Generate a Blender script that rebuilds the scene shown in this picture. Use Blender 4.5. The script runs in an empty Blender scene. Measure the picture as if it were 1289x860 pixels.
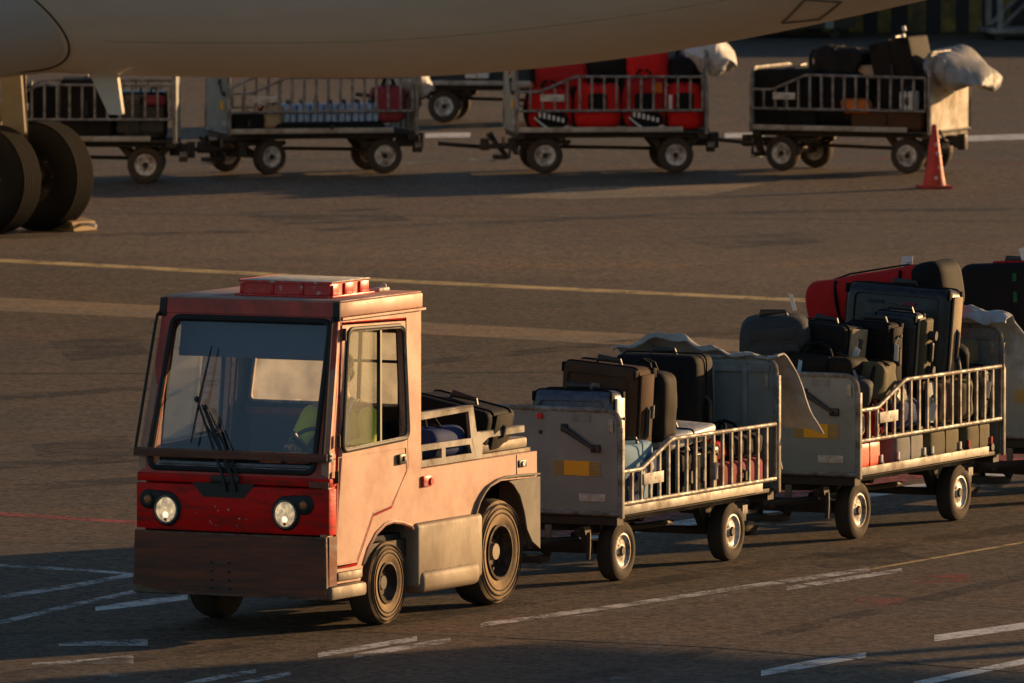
import bpy, bmesh, math, random
from mathutils import Vector, Matrix, Euler, noise
R = math.radians
random.seed(7)
scene = bpy.context.scene
C = scene.collection

# ------------------------------------------------------------------ survey of the apron (photo px -> metres on the ground)
F, H, CX, CY, YH = 14500.0, 7.1, 644.5, 430.0, -542.0
PITCH = math.atan((CY - YH) / F)
cp, sp = math.cos(PITCH), math.sin(PITCH)
def gp(x, y, z=0.0):
    a, b = (x - CX) / F, -(y - CY) / F
    d = (a, cp + b * sp, -sp + b * cp)
    t = (z - H) / d[2]
    return (d[0] * t, d[1] * t)

# ------------------------------------------------------------------ materials
MATS = {}
def mat(name, col, rough=.6, metal=0.0, var=.22, scale=7.0, dirt=None, damt=.35, dscale=3.0, dsharp=.12,
        bump=0.0, bscale=90.0, spec=.5, coat=0.0, streak=None, emit=None, estr=0.0):
    m = bpy.data.materials.new(name); m.use_nodes = True
    nt = m.node_tree; N = nt.nodes; L = nt.links
    bsdf = N['Principled BSDF']
    bsdf.inputs['Roughness'].default_value = rough
    bsdf.inputs['Metallic'].default_value = metal
    bsdf.inputs['Specular IOR Level'].default_value = spec
    bsdf.inputs['Coat Weight'].default_value = coat
    tc = N.new('ShaderNodeTexCoord')
    def nz(sc, det=5.0, rgh=.6, src=None):
        n = N.new('ShaderNodeTexNoise'); n.inputs['Scale'].default_value = sc
        n.inputs['Detail'].default_value = det; n.inputs['Roughness'].default_value = rgh
        L.new(src or tc.outputs['Object'], n.inputs['Vector']); return n
    n1 = nz(scale)
    mx = N.new('ShaderNodeMix'); mx.data_type = 'RGBA'
    mx.inputs[6].default_value = (*[c * (1 - var) for c in col], 1)
    mx.inputs[7].default_value = (*[min(1, c * (1 + var)) for c in col], 1)
    L.new(n1.outputs['Fac'], mx.inputs[0])
    out = mx.outputs[2]
    if dirt:
        src = None
        if streak:
            mp = N.new('ShaderNodeMapping'); mp.inputs['Scale'].default_value = streak
            L.new(tc.outputs['Object'], mp.inputs['Vector']); src = mp.outputs['Vector']
        n2 = nz(dscale, 8.0, .68, src)
        rp = N.new('ShaderNodeValToRGB')
        rp.color_ramp.elements[0].position = max(0, .62 - damt * .45 - dsharp)
        rp.color_ramp.elements[1].position = min(1, .62 - damt * .45 + dsharp)
        L.new(n2.outputs['Fac'], rp.inputs['Fac'])
        m2 = N.new('ShaderNodeMix'); m2.data_type = 'RGBA'
        L.new(rp.outputs['Color'], m2.inputs[0]); L.new(out, m2.inputs[6])
        m2.inputs[7].default_value = (*dirt, 1); out = m2.outputs[2]
        ad = N.new('ShaderNodeMath'); ad.operation = 'MULTIPLY_ADD'
        L.new(rp.outputs['Color'], ad.inputs[0]); ad.inputs[1].default_value = .25; ad.inputs[2].default_value = rough
        L.new(ad.outputs[0], bsdf.inputs['Roughness'])
    L.new(out, bsdf.inputs['Base Color'])
    if emit and dirt: L.new(out, bsdf.inputs['Emission Color'])
    if bump:
        n3 = nz(bscale, 4.0)
        bp = N.new('ShaderNodeBump'); bp.inputs['Strength'].default_value = bump; bp.inputs['Distance'].default_value = .01
        L.new(n3.outputs['Fac'], bp.inputs['Height']); L.new(bp.outputs['Normal'], bsdf.inputs['Normal'])
    if emit:
        if not dirt: bsdf.inputs['Emission Color'].default_value = (*emit, 1)
        bsdf.inputs['Emission Strength'].default_value = estr
    MATS[name] = m
    return m

def glass(name, tint, dust=0.0, dustcol=(.5, .5, .45), refl=1.0, back=.3):
    m = bpy.data.materials.new(name); m.use_nodes = True
    nt = m.node_tree; N = nt.nodes; L = nt.links
    for n in list(N): N.remove(n)
    o = N.new('ShaderNodeOutputMaterial')
    tr = N.new('ShaderNodeBsdfTransparent'); tr.inputs[0].default_value = (*tint, 1)
    gl = N.new('ShaderNodeBsdfGlossy'); gl.inputs['Roughness'].default_value = .02
    ge = N.new('ShaderNodeNewGeometry'); dt = N.new('ShaderNodeVectorMath'); dt.operation = 'DOT_PRODUCT'
    L.new(ge.outputs['Normal'], dt.inputs[0]); L.new(ge.outputs['Incoming'], dt.inputs[1])
    def mth(op, a, b_=None):
        n = N.new('ShaderNodeMath'); n.operation = op; L.new(a, n.inputs[0]) if not isinstance(a, float) else setattr(n.inputs[0], 'default_value', a)
        if b_ is not None: L.new(b_, n.inputs[1]) if not isinstance(b_, float) else setattr(n.inputs[1], 'default_value', b_)
        return n.outputs[0]
    p5 = mth('POWER', mth('SUBTRACT', 1.0, mth('ABSOLUTE', dt.outputs['Value'])), 5.0)
    mu = N.new('ShaderNodeMath'); mu.operation = 'MULTIPLY'; mu.inputs[1].default_value = refl; mu.use_clamp = True
    L.new(mth('ADD', mth('MULTIPLY', p5, .96), .04), mu.inputs[0])
    ms = N.new('ShaderNodeMixShader'); L.new(mu.outputs[0], ms.inputs[0]); L.new(tr.outputs[0], ms.inputs[1]); L.new(gl.outputs[0], ms.inputs[2])
    last = ms.outputs[0]
    if dust:
        df = N.new('ShaderNodeBsdfDiffuse'); df.inputs[0].default_value = (*dustcol, 1)
        tl = N.new('ShaderNodeBsdfTranslucent'); tl.inputs[0].default_value = (*dustcol, 1)
        dd = N.new('ShaderNodeMixShader'); dd.inputs[0].default_value = back; L.new(df.outputs[0], dd.inputs[1]); L.new(tl.outputs[0], dd.inputs[2])
        tc = N.new('ShaderNodeTexCoord'); nz = N.new('ShaderNodeTexNoise'); nz.inputs['Scale'].default_value = 5; nz.inputs['Detail'].default_value = 8
        L.new(tc.outputs['Object'], nz.inputs['Vector'])
        m3 = N.new('ShaderNodeMapRange'); m3.inputs[1].default_value = .3; m3.inputs[2].default_value = .75
        m3.inputs[3].default_value = dust * .5; m3.inputs[4].default_value = dust * 1.4
        L.new(nz.outputs['Fac'], m3.inputs[0])
        mm = N.new('ShaderNodeMixShader'); L.new(m3.outputs[0], mm.inputs[0]); L.new(last, mm.inputs[1]); L.new(dd.outputs[0], mm.inputs[2])
        last = mm.outputs[0]
    L.new(last, o.inputs[0]); MATS[name] = m
    return m

def asphalt(name, c1, c2, tint=.5, speck=1.0):
    m = bpy.data.materials.new(name); m.use_nodes = True
    nt = m.node_tree; N = nt.nodes; L = nt.links
    b = N['Principled BSDF']; b.inputs['Roughness'].default_value = .78; b.inputs['Specular IOR Level'].default_value = .35
    g = N.new('ShaderNodeNewGeometry')
    def nz(sc, det, vec=None, rg=.6):
        n = N.new('ShaderNodeTexNoise'); n.inputs['Scale'].default_value = sc; n.inputs['Detail'].default_value = det; n.inputs['Roughness'].default_value = rg
        L.new(vec or g.outputs['Position'], n.inputs['Vector']); return n
    def ramp(n, lo, hi):
        r = N.new('ShaderNodeMapRange'); r.inputs[1].default_value = lo; r.inputs[2].default_value = hi
        L.new(n.outputs['Fac'], r.inputs[0]); return r.outputs[0]
    def mix(f, a, bb, mode='MIX'):
        x = N.new('ShaderNodeMix'); x.data_type = 'RGBA'; x.blend_type = mode
        for s, v in ((0, f), (6, a), (7, bb)):
            if isinstance(v, (float, int)): x.inputs[s].default_value = v
            elif isinstance(v, tuple): x.inputs[s].default_value = (*v, 1)
            else: L.new(v, x.inputs[s])
        return x.outputs[2]
    big = nz(.22, 5, None, .65); mid = nz(1.1, 6, None, .7)
    mp = N.new('ShaderNodeMapping'); mp.inputs['Rotation'].default_value = (0, 0, R(-26)); mp.inputs['Scale'].default_value = (1.6, .12, 1)
    L.new(g.outputs['Position'], mp.inputs['Vector'])
    trk = nz(1.4, 5, mp.outputs['Vector'], .65)
    col = mix(ramp(big, .35, .65), c1, c2)
    col = mix(ramp(mid, .42, .75), col, tuple(v * .72 for v in c1))
    x1 = N.new('ShaderNodeMath'); x1.operation = 'MULTIPLY'; x1.inputs[1].default_value = .55; L.new(ramp(trk, .48, .72), x1.inputs[0])
    col = mix(x1.outputs[0], col, tuple(v * .6 for v in c1))
    mp2 = N.new('ShaderNodeMapping'); mp2.inputs['Rotation'].default_value = (0, 0, R(12)); mp2.inputs['Scale'].default_value = (.16, .55, 1)
    L.new(g.outputs['Position'], mp2.inputs['Vector'])
    hue = nz(1.0, 6, mp2.outputs['Vector'], .68)
    col = mix(ramp(hue, .38, .66), col, (c1[0] * 1.55, c1[1] * 1.2, c1[2] * .92), 'MIX')
    fine = nz(7.5, 5, None, .75); x2 = N.new('ShaderNodeMath'); x2.operation = 'MULTIPLY'; x2.inputs[1].default_value = .6; L.new(ramp(fine, .5, .72), x2.inputs[0])
    col = mix(x2.outputs[0], col, tuple(v * .55 for v in c1))
    vo = N.new('ShaderNodeTexVoronoi'); vo.inputs['Scale'].default_value = 24; L.new(g.outputs['Position'], vo.inputs['Vector'])
    sep = N.new('ShaderNodeSeparateColor'); L.new(vo.outputs['Color'], sep.inputs[0])
    mr = N.new('ShaderNodeMapRange'); mr.inputs[1].default_value = 0; mr.inputs[2].default_value = 1
    mr.inputs[3].default_value = 1 - .75 * speck; mr.inputs[4].default_value = 1 + .8 * speck
    L.new(sep.outputs[0], mr.inputs[0])
    cc = N.new('ShaderNodeCombineColor')
    for i in range(3): L.new(mr.outputs[0], cc.inputs[i])
    col = mix(1.0, col, cc.outputs[0], 'MULTIPLY')
    L.new(col, b.inputs['Base Color'])
    f = nz(45, 4, None, .7)
    bp = N.new('ShaderNodeBump'); bp.inputs['Strength'].default_value = .85; bp.inputs['Distance'].default_value = .008
    L.new(f.outputs['Fac'], bp.inputs['Height']); L.new(bp.outputs['Normal'], b.inputs['Normal'])
    MATS[name] = m
    return m

def paint_line(name, col, wear, scale=3.0):
    m = mat(name, col, .7, 0, .15, 9, bump=.3, bscale=45)
    nt = m.node_tree; N = nt.nodes; L = nt.links
    g = N.new('ShaderNodeNewGeometry'); fac = None
    for sc, wt in ((scale, .55), (26, .45)):
        n = N.new('ShaderNodeTexNoise'); n.inputs['Scale'].default_value = sc; n.inputs['Detail'].default_value = 6; n.inputs['Roughness'].default_value = .7
        L.new(g.outputs['Position'], n.inputs['Vector'])
        x = N.new('ShaderNodeMath'); x.operation = 'MULTIPLY'; x.inputs[1].default_value = wt; L.new(n.outputs['Fac'], x.inputs[0])
        if fac is None: fac = x.outputs[0]
        else:
            ad = N.new('ShaderNodeMath'); L.new(fac, ad.inputs[0]); L.new(x.outputs[0], ad.inputs[1]); fac = ad.outputs[0]
    r = N.new('ShaderNodeMapRange'); c = .62 - wear * .26; r.inputs[1].default_value = c - .07; r.inputs[2].default_value = c + .07
    L.new(fac, r.inputs[0])
    mx = N.new('ShaderNodeMixShader'); tr = N.new('ShaderNodeBsdfTransparent'); o = N['Material Output']
    L.new(r.outputs[0], mx.inputs[0]); L.new(N['Principled BSDF'].outputs[0], mx.inputs[1]); L.new(tr.outputs[0], mx.inputs[2]); L.new(mx.outputs[0], o.inputs[0])
    return m

asphalt('asphalt', (.068, .055, .042), (.094, .072, .051))
asphalt('asphalt_dark', (.042, .039, .036), (.052, .047, .041))
asphalt('concrete_strip', (.19, .16, .115), (.225, .19, .135), speck=.5)
paint_line('white_paint', (.68, .68, .66), .22)
paint_line('white_paint_worn', (.60, .60, .58), .44)
paint_line('white_paint_faint', (.34, .33, .31), .72)
paint_line('yellow_paint', (.60, .45, .2), .3)
paint_line('red_paint', (.42, .06, .05), .4)
paint_line('red_paint_faint', (.42, .06, .05), .66)
mat('crack', (.018, .017, .016), .9)

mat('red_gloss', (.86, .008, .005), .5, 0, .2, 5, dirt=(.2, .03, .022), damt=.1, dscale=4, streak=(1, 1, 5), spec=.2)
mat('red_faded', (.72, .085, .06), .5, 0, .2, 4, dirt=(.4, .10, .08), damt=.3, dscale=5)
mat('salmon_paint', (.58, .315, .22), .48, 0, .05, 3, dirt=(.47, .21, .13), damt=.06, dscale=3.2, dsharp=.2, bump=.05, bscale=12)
mat('roof_paint', (.48, .31, .26), .5, 0, .15, 4, dirt=(.34, .13, .1), damt=.25)
mat('bumper_steel', (.075, .040, .028), .62, .1, .6, 5, dirt=(.26, .085, .045), damt=.34, dscale=3.5, streak=(1, .5, 6), bump=.25, bscale=25)
mat('dark_steel', (.028, .026, .025), .55, .3, .3, 8, dirt=(.07, .05, .035), damt=.3)
mat('black_rubber', (.016, .016, .016), .6, 0, .3)
mat('black_plastic', (.02, .02, .021), .45, 0, .2)
mat('worn_metal', (.34, .31, .26), .5, .35, .2, 6, dirt=(.17, .13, .09), damt=.42, dscale=4, dsharp=.2, bump=.12, bscale=20)
mat('tank_paint', (.30, .25, .185), .5, .1, .2, 4, dirt=(.2, .14, .09), damt=.35, dscale=3, dsharp=.22, streak=(1, 1, .5))
mat('fender_grey', (.15, .135, .115), .65, .05, .3, 7, dirt=(.30, .27, .22), damt=.26, dscale=6)
mat('gear_grey', (.22, .18, .12), .5, .2, .2)
mat('grey_paint', (.33, .31, .29), .55, .1, .15, 6, dirt=(.16, .13, .1), damt=.3)
mat('galvanised', (.36, .36, .34), .45, .12, .25, 12, dirt=(.16, .12, .09), damt=.32, dscale=9)
mat('sill_white', (.50, .46, .40), .5, .1, .12, 8, dirt=(.28, .22, .15), damt=.25, dscale=7)
mat('panel_grey', (.345, .37, .345), .52, .25, .18, 3, dirt=(.24, .255, .235), damt=.4, dscale=2.2, dsharp=.25)
mat('panel_inner', (.36, .37, .38), .55, .2, .18, 4, dirt=(.24, .23, .22), damt=.35, dscale=3)
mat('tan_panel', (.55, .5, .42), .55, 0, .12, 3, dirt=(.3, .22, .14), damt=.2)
mat('tyre', (.022, .02, .018), .75, 0, .3, 10, dirt=(.085, .06, .04), damt=.35, dscale=6, dsharp=.25)
mat('tyre_dusty', (.46, .31, .165), .85, 0, .3, 8, dirt=(.13, .095, .06), damt=.08, dscale=5, dsharp=.25)
mat('tyre_air', (.017, .015, .013), .9, 0, .25, 10, spec=.15)
mat('rim_white', (.78, .76, .72), .42, .1, .12, 8, dirt=(.2, .14, .09), damt=.28, dscale=14)
mat('rim_rust', (.14, .085, .05), .6, .2, .3, 8, dirt=(.045, .03, .02), damt=.4, dscale=9)
mat('reflector_orange', (1.0, .47, .03), .35, 0, .1)
mat('reflector_yellow', (.50, .30, .05), .4, 0, .1)
mat('lamp_lens', (.95, .62, .32), .12, .3, .25, 24, dirt=(.28, .2, .13), damt=.42, dscale=22, dsharp=.16, emit=(1, .74, .44), estr=.8)
mat('bulb', (.95, .9, .8), .2, 0, .05, emit=(1, .85, .6), estr=.8)
mat('amber', (.55, .18, .06), .25, 0, .2)
mat('white_label', (.66, .62, .55), .55, 0, .1, 9, dirt=(.35, .28, .2), damt=.15, dscale=20)
mat('paper', (.78, .78, .76), .6, 0, .05)
mat('paper_blue', (.35, .55, .72), .6, 0, .1)
mat('ink', (.03, .03, .035), .6)
mat('red_plastic', (.68, .014, .01), .35, 0, .2, 6, dirt=(.6, .45, .42), damt=.02, dscale=18, dsharp=.03)
mat('canvas', (.54, .54, .53), .6, 0, .15, 5, dirt=(.32, .27, .22), damt=.25, dscale=4, dsharp=.2, bump=.4, bscale=14)
mat('canvas_white', (.62, .63, .64), .5, 0, .12, 6, dirt=(.38, .35, .31), damt=.2, dscale=5, bump=.5, bscale=10)
mat('aircraft_paint', (.86, .79, .71), .34, 0, .05, .8, dirt=(.70, .62, .52), damt=.3, dscale=.9, dsharp=.25, streak=(.35, 1, 1), coat=.2)
mat('aircraft_grey', (.58, .59, .60), .4, 0, .06, 1)
mat('seal', (.03, .028, .026), .7)
mat('panel_line', (.18, .13, .09), .6)
mat('gear_white', (.5, .48, .44), .4, .2, .12)
mat('cone_red', (.66, .02, .01), .45, 0, .12, 9, dirt=(.3, .06, .03), damt=.2)
mat('wood', (.33, .20, .08), .7, 0, .25, 12)
mat('vest', (.78, .86, .03), .6, 0, .1, 9, emit=None)
mat('reflective_tape', (.6, .6, .58), .3, .2, .05)
mat('skin', (.5, .3, .21), .5, 0, .08)
mat('hair', (.03, .02, .014), .6)
mat('navy_cloth', (.02, .025, .045), .8)
mat('interior', (.03, .031, .036), .75, 0, .2, spec=.2)
mat('visor_blue', (.05, .07, .11), .7)
mat('canvas_grey', (.40, .41, .42), .45, 0, .15, 6, dirt=(.26, .24, .21), damt=.25, dscale=6, bump=.5, bscale=10)
mat('interior_red', (.20, .03, .025), .55)
mat('stripe_yellow', (.32, .22, .035), .7, 0, .25, 3, dirt=(.1, .08, .04), damt=.35)
mat('stripe_black', (.02, .02, .02), .7, 0, .25, 3)
mat('dark_wall', (.05, .046, .043), .8, 0, .3, .7)

def edge_wear(name, col, radius=.018, amount=.6):
    # paint rubbed off along corners and edges
    m = MATS[name]; nt = m.node_tree; N = nt.nodes; L = nt.links; bs = N['Principled BSDF']
    lk = bs.inputs['Base Color'].links[0]; src = lk.from_socket
    bv = N.new('ShaderNodeBevel'); bv.samples = 4; bv.inputs['Radius'].default_value = radius
    ge = N.new('ShaderNodeNewGeometry'); d = N.new('ShaderNodeVectorMath'); d.operation = 'DOT_PRODUCT'
    L.new(bv.outputs[0], d.inputs[0]); L.new(ge.outputs['Normal'], d.inputs[1])
    r = N.new('ShaderNodeMapRange'); r.inputs[1].default_value = .995; r.inputs[2].default_value = .90; L.new(d.outputs['Value'], r.inputs[0])
    tc = N.new('ShaderNodeTexCoord'); nz = N.new('ShaderNodeTexNoise'); nz.inputs['Scale'].default_value = 16; nz.inputs['Detail'].default_value = 7; nz.inputs['Roughness'].default_value = .7
    L.new(tc.outputs['Object'], nz.inputs['Vector'])
    r2 = N.new('ShaderNodeMapRange'); r2.inputs[1].default_value = .62 - .2 * amount; r2.inputs[2].default_value = .70 - .2 * amount; L.new(nz.outputs['Fac'], r2.inputs[0])
    mu = N.new('ShaderNodeMath'); mu.operation = 'MULTIPLY'; L.new(r.outputs[0], mu.inputs[0]); L.new(r2.outputs[0], mu.inputs[1])
    # plus a few scratches anywhere
    mp = N.new('ShaderNodeMapping'); mp.inputs['Scale'].default_value = (1.2, 1, 9); L.new(tc.outputs['Object'], mp.inputs['Vector'])
    n3 = N.new('ShaderNodeTexNoise'); n3.inputs['Scale'].default_value = 9; n3.inputs['Detail'].default_value = 8; n3.inputs['Roughness'].default_value = .75; L.new(mp.outputs[0], n3.inputs['Vector'])
    r3 = N.new('ShaderNodeMapRange'); r3.inputs[1].default_value = .70; r3.inputs[2].default_value = .74; L.new(n3.outputs['Fac'], r3.inputs[0])
    mxx = N.new('ShaderNodeMath'); mxx.operation = 'MAXIMUM'; L.new(mu.outputs[0], mxx.inputs[0]); L.new(r3.outputs[0], mxx.inputs[1])
    mx = N.new('ShaderNodeMix'); mx.data_type = 'RGBA'; L.new(mxx.outputs[0], mx.inputs[0]); L.new(src, mx.inputs[6]); mx.inputs[7].default_value = (*col, 1)
    L.new(mx.outputs[2], bs.inputs['Base Color'])
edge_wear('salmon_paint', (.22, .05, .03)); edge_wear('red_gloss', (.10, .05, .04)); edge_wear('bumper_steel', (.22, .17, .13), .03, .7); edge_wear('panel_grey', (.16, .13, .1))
edge_wear('tank_paint', (.12, .09, .06))

def fabric(n, c, rough=.75, b=.35): return mat('bag_' + n, c, rough, 0, .22, 9, bump=b, bscale=160, spec=.2)
def hard(n, c, rough=.32): return mat('bag_' + n, c, rough, 0, .1, 6, dirt=tuple(min(1, v * 1.8 + .02) for v in c), damt=.12, dscale=20, bump=.04, bscale=60)
fabric('black', (.010, .0095, .0095)); fabric('brownblack', (.018, .014, .011)); fabric('brown', (.10, .05, .026)); hard('navy', (.055, .075, .115))
hard('hardblack', (.014, .015, .018)); hard('silver', (.42, .43, .44), .35); fabric('lightblue', (.25, .42, .55)); fabric('darkblue', (.02, .045, .17))
fabric('maroon', (.30, .05, .07)); fabric('red', (.66, .02, .018)); hard('orangered', (.88, .05, .014), .4); fabric('greysoft', (.25, .25, .24))
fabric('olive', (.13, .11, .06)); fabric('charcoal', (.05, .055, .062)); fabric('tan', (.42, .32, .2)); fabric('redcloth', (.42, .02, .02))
hard('blueshell', (.22, .34, .55)); fabric('white', (.7, .7, .68)); fabric('green', (.02, .13, .05)); fabric('orange', (.6, .16, .03)); hard('yellow', (.5, .4, .03))
glass('windscreen_glass', (.96, .97, .98), .004, (.30, .36, .45), 1.5)
glass('dusty_glass', (.975, .98, .955), .035, (.60, .58, .45), .7)
glass('backlit_glass', (.97, .97, .96), .22, (.80, .76, .66), .8, .85)

# ------------------------------------------------------------------ mesh helpers
class B:
    def __init__(s): s.bm = bmesh.new(); s.mats = []; s.cur = 0
    def m(s, name):
        if name not in s.mats: s.mats.append(name)
        s.cur = s.mats.index(name); return s
    def _merge(s, t, M=None):
        if M is not None: bmesh.ops.transform(t, matrix=M, verts=t.verts)
        vm = {v: s.bm.verts.new(v.co) for v in t.verts}
        for f in t.faces:
            try:
                nf = s.bm.faces.new([vm[v] for v in f.verts]); nf.material_index = s.cur; nf.smooth = True
            except ValueError: pass
        t.free(); return s
    def box(s, a, b, bev=0.0, seg=2, M=None):
        t = bmesh.new(); bmesh.ops.create_cube(t, size=1)
        ce = [(a[i] + b[i]) / 2 for i in range(3)]; si = [abs(b[i] - a[i]) for i in range(3)]
        for v in t.verts: v.co = Vector([ce[i] + v.co[i] * si[i] for i in range(3)])
        if bev: bmesh.ops.bevel(t, geom=list(t.edges), offset=min(bev, min(si) * .49), segments=seg, profile=.5, affect='EDGES')
        return s._merge(t, M)
    def soft(s, a, b, rad, seg=3, amp=0.0, fr=4.0, bulge=0.0, M=None, seed=0.0):
        # rounded box with enough faces to sag and wrinkle
        t = bmesh.new(); bmesh.ops.create_cube(t, size=1)
        ce = Vector([(a[i] + b[i]) / 2 for i in range(3)]); si = Vector([abs(b[i] - a[i]) for i in range(3)])
        for v in t.verts: v.co = Vector([ce[i] + v.co[i] * si[i] for i in range(3)])
        bmesh.ops.bevel(t, geom=list(t.edges), offset=min(rad, min(si) * .48), segments=seg, profile=.5, affect='EDGES')
        bmesh.ops.subdivide_edges(t, edges=[e for e in t.edges if e.calc_length() > .12], cuts=5, use_grid_fill=True)
        for v in t.verts:
            p = v.co - ce; q = Vector([p[i] / (si[i] / 2) for i in range(3)])
            k = (1 - min(1, q.y ** 2)) * (1 - min(1, q.z ** 2)); v.co.x += math.copysign(bulge * k, p.x)
            k = (1 - min(1, q.x ** 2)) * (1 - min(1, q.z ** 2)); v.co.y += math.copysign(bulge * .5 * k, p.y)
            if amp:
                n = noise.noise_vector((v.co + Vector((seed, seed * 2, 0))) * fr); n.z *= .6 if q.z > -.9 else 0
                v.co += n * amp
        return s._merge(t, M)
    def cyl(s, p0, p1, r, r2=None, seg=16, cap=True):
        p0, p1 = Vector(p0), Vector(p1); d = p1 - p0
        t = bmesh.new(); bmesh.ops.create_cone(t, cap_ends=cap, segments=seg, radius1=r, radius2=r if r2 is None else r2, depth=d.length)
        M = Matrix.Translation((p0 + p1) / 2) @ d.to_track_quat('Z', 'Y').to_matrix().to_4x4()
        return s._merge(t, M)
    def ball(s, c, r, sc=(1, 1, 1), seg=16, amp=0.0, fr=8.0):
        t = bmesh.new(); bmesh.ops.create_uvsphere(t, u_segments=seg, v_segments=max(6, seg * 2 // 3), radius=1)
        for v in t.verts:
            v.co = Vector((v.co.x * r * sc[0] + c[0], v.co.y * r * sc[1] + c[1], v.co.z * r * sc[2] + c[2]))
            if amp: v.co += noise.noise_vector(v.co * fr) * amp
        return s._merge(t)
    def tube(s, pts, r, seg=8, closed=False, flat=1.0):
        pts = [Vector(p) for p in pts]; n = len(pts); rings = []
        up = Vector((0, 0, 1)); t = bmesh.new(); prevU = None
        for i, p in enumerate(pts):
            if closed: d = (pts[(i + 1) % n] - pts[i - 1])
            else: d = pts[min(i + 1, n - 1)] - pts[max(i - 1, 0)]
            d.normalize()
            if prevU is None:
                U = d.cross(up) if abs(d.dot(up)) < .95 else d.cross(Vector((1, 0, 0)))
            else: U = prevU - d * prevU.dot(d)
            U.normalize(); V = d.cross(U); prevU = U
            rr = r[i] if isinstance(r, (list, tuple)) else r
            k = 1.0
            if 0 < i < n - 1 or closed:
                a = (pts[i] - pts[i - 1]).normalized(); k = 1 / max(.5, a.dot(d))
            rings.append([t.verts.new(p + (U * math.cos(2 * math.pi * j / seg) * k + V * math.sin(2 * math.pi * j / seg) * flat) * rr) for j in range(seg)])
        for i in range(n if closed else n - 1):
            a, b = rings[i], rings[(i + 1) % n]
            for j in range(seg): t.faces.new((a[j], a[(j + 1) % seg], b[(j + 1) % seg], b[j]))
        if not closed:
            t.faces.new(rings[0][::-1]); t.faces.new(rings[-1])
        return s._merge(t)
    def plate(s, outer, holes, t0, t1, plane='xz'):
        # outer/holes are 2-D loops; the plate runs t0..t1 along the third axis
        t = bmesh.new(); edges = []; holes = list(holes)
        def put(a, b, h):
            return {'xz': (a, h, b), 'yz': (h, a, b), 'xy': (a, b, h)}[plane]
        for lp in [outer] + list(holes):
            vs = [t.verts.new(put(a, b, t0)) for a, b in lp]
            edges += [t.edges.new((vs[i], vs[(i + 1) % len(vs)])) for i in range(len(vs))]
        if holes: bmesh.ops.triangle_fill(t, edges=edges, use_beauty=True, use_dissolve=False)
        else: t.faces.new(list(t.verts))
        r = bmesh.ops.extrude_face_region(t, geom=list(t.faces))
        d = t1 - t0; ax = {'xz': 1, 'yz': 0, 'xy': 2}[plane]
        for e in r['geom']:
            if isinstance(e, bmesh.types.BMVert): e.co[ax] += d
        bmesh.ops.recalc_face_normals(t, faces=t.faces)
        return s._merge(t)
    def lathe(s, prof, seg=32, M=None):
        # prof: list of (r, h) about Y axis (h along Y)
        t = bmesh.new(); rings = []
        for r, h in prof:
            rings.append([t.verts.new((r * math.cos(2 * math.pi * j / seg), h, r * math.sin(2 * math.pi * j / seg))) for j in range(seg)] if r > 1e-5 else [t.verts.new((0, h, 0))])
        for a, b in zip(rings, rings[1:]):
            for j in range(seg):
                k = (j + 1) % seg
                vs = [a[j % len(a)], a[k % len(a)], b[k % len(b)], b[j % len(b)]]
                u = []
                for v in vs:
                    if v not in u: u.append(v)
                if len(u) > 2: t.faces.new(u)
        bmesh.ops.recalc_face_normals(t, faces=t.faces)
        return s._merge(t, M)
    def grid(s, fn, nu, nv, thick=0.0, closeu=False):
        t = bmesh.new()
        vs = [[t.verts.new(fn(i / (nu - 1) if not closeu else i / nu, j / (nv - 1))) for j in range(nv)] for i in range(nu)]
        for i in range(nu if closeu else nu - 1):
            for j in range(nv - 1):
                t.faces.new((vs[i][j], vs[(i + 1) % nu][j], vs[(i + 1) % nu][j + 1], vs[i][j + 1]))
        if thick:
            t.normal_update(); m_ = nu if closeu else nu - 1
            ws_ = [[t.verts.new(v.co - v.normal * thick) for v in row] for row in vs]
            for i in range(m_):
                for j in range(nv - 1):
                    t.faces.new((ws_[i][j], ws_[i][j + 1], ws_[(i + 1) % nu][j + 1], ws_[(i + 1) % nu][j]))
            rim = [(vs[i][0], vs[i + 1][0], ws_[i][0], ws_[i + 1][0]) for i in range(nu - 1)] + [(vs[i][-1], vs[i + 1][-1], ws_[i][-1], ws_[i + 1][-1]) for i in range(nu - 1)]
            if not closeu: rim += [(vs[0][j], vs[0][j + 1], ws_[0][j], ws_[0][j + 1]) for j in range(nv - 1)] + [(vs[-1][j], vs[-1][j + 1], ws_[-1][j], ws_[-1][j + 1]) for j in range(nv - 1)]
            for a_, b_, c_, d_ in rim: t.faces.new((a_, b_, d_, c_))
            bmesh.ops.recalc_face_normals(t, faces=t.faces)
        return s._merge(t)
    def obj(s, name, parent=None, angle=38, loc=None, rot=None):
        me = bpy.data.meshes.new(name)
        bmesh.ops.recalc_face_normals(s.bm, faces=s.bm.faces) if False else None
        s.bm.to_mesh(me); s.bm.free()
        for m in s.mats: me.materials.append(MATS[m])
        me.set_sharp_from_angle(angle=R(angle))
        o = bpy.data.objects.new(name, me); C.objects.link(o)
        if parent: o.parent = parent
        if loc: o.location = loc
        if rot: o.rotation_euler = rot
        return o

def round_poly(pts, r, n=5):
    out = []
    for i, p in enumerate(pts):
        a, b, c = Vector(pts[i - 1]), Vector(p), Vector(pts[(i + 1) % len(pts)])
        d1, d2 = (a - b), (c - b); k = min(r, d1.length * .45, d2.length * .45)
        s, e = b + d1.normalized() * k, b + d2.normalized() * k
        for j in range(n + 1):
            t = j / n; out.append(tuple(s * (1 - t) ** 2 + b * 2 * t * (1 - t) + e * t * t))
    return out

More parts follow.
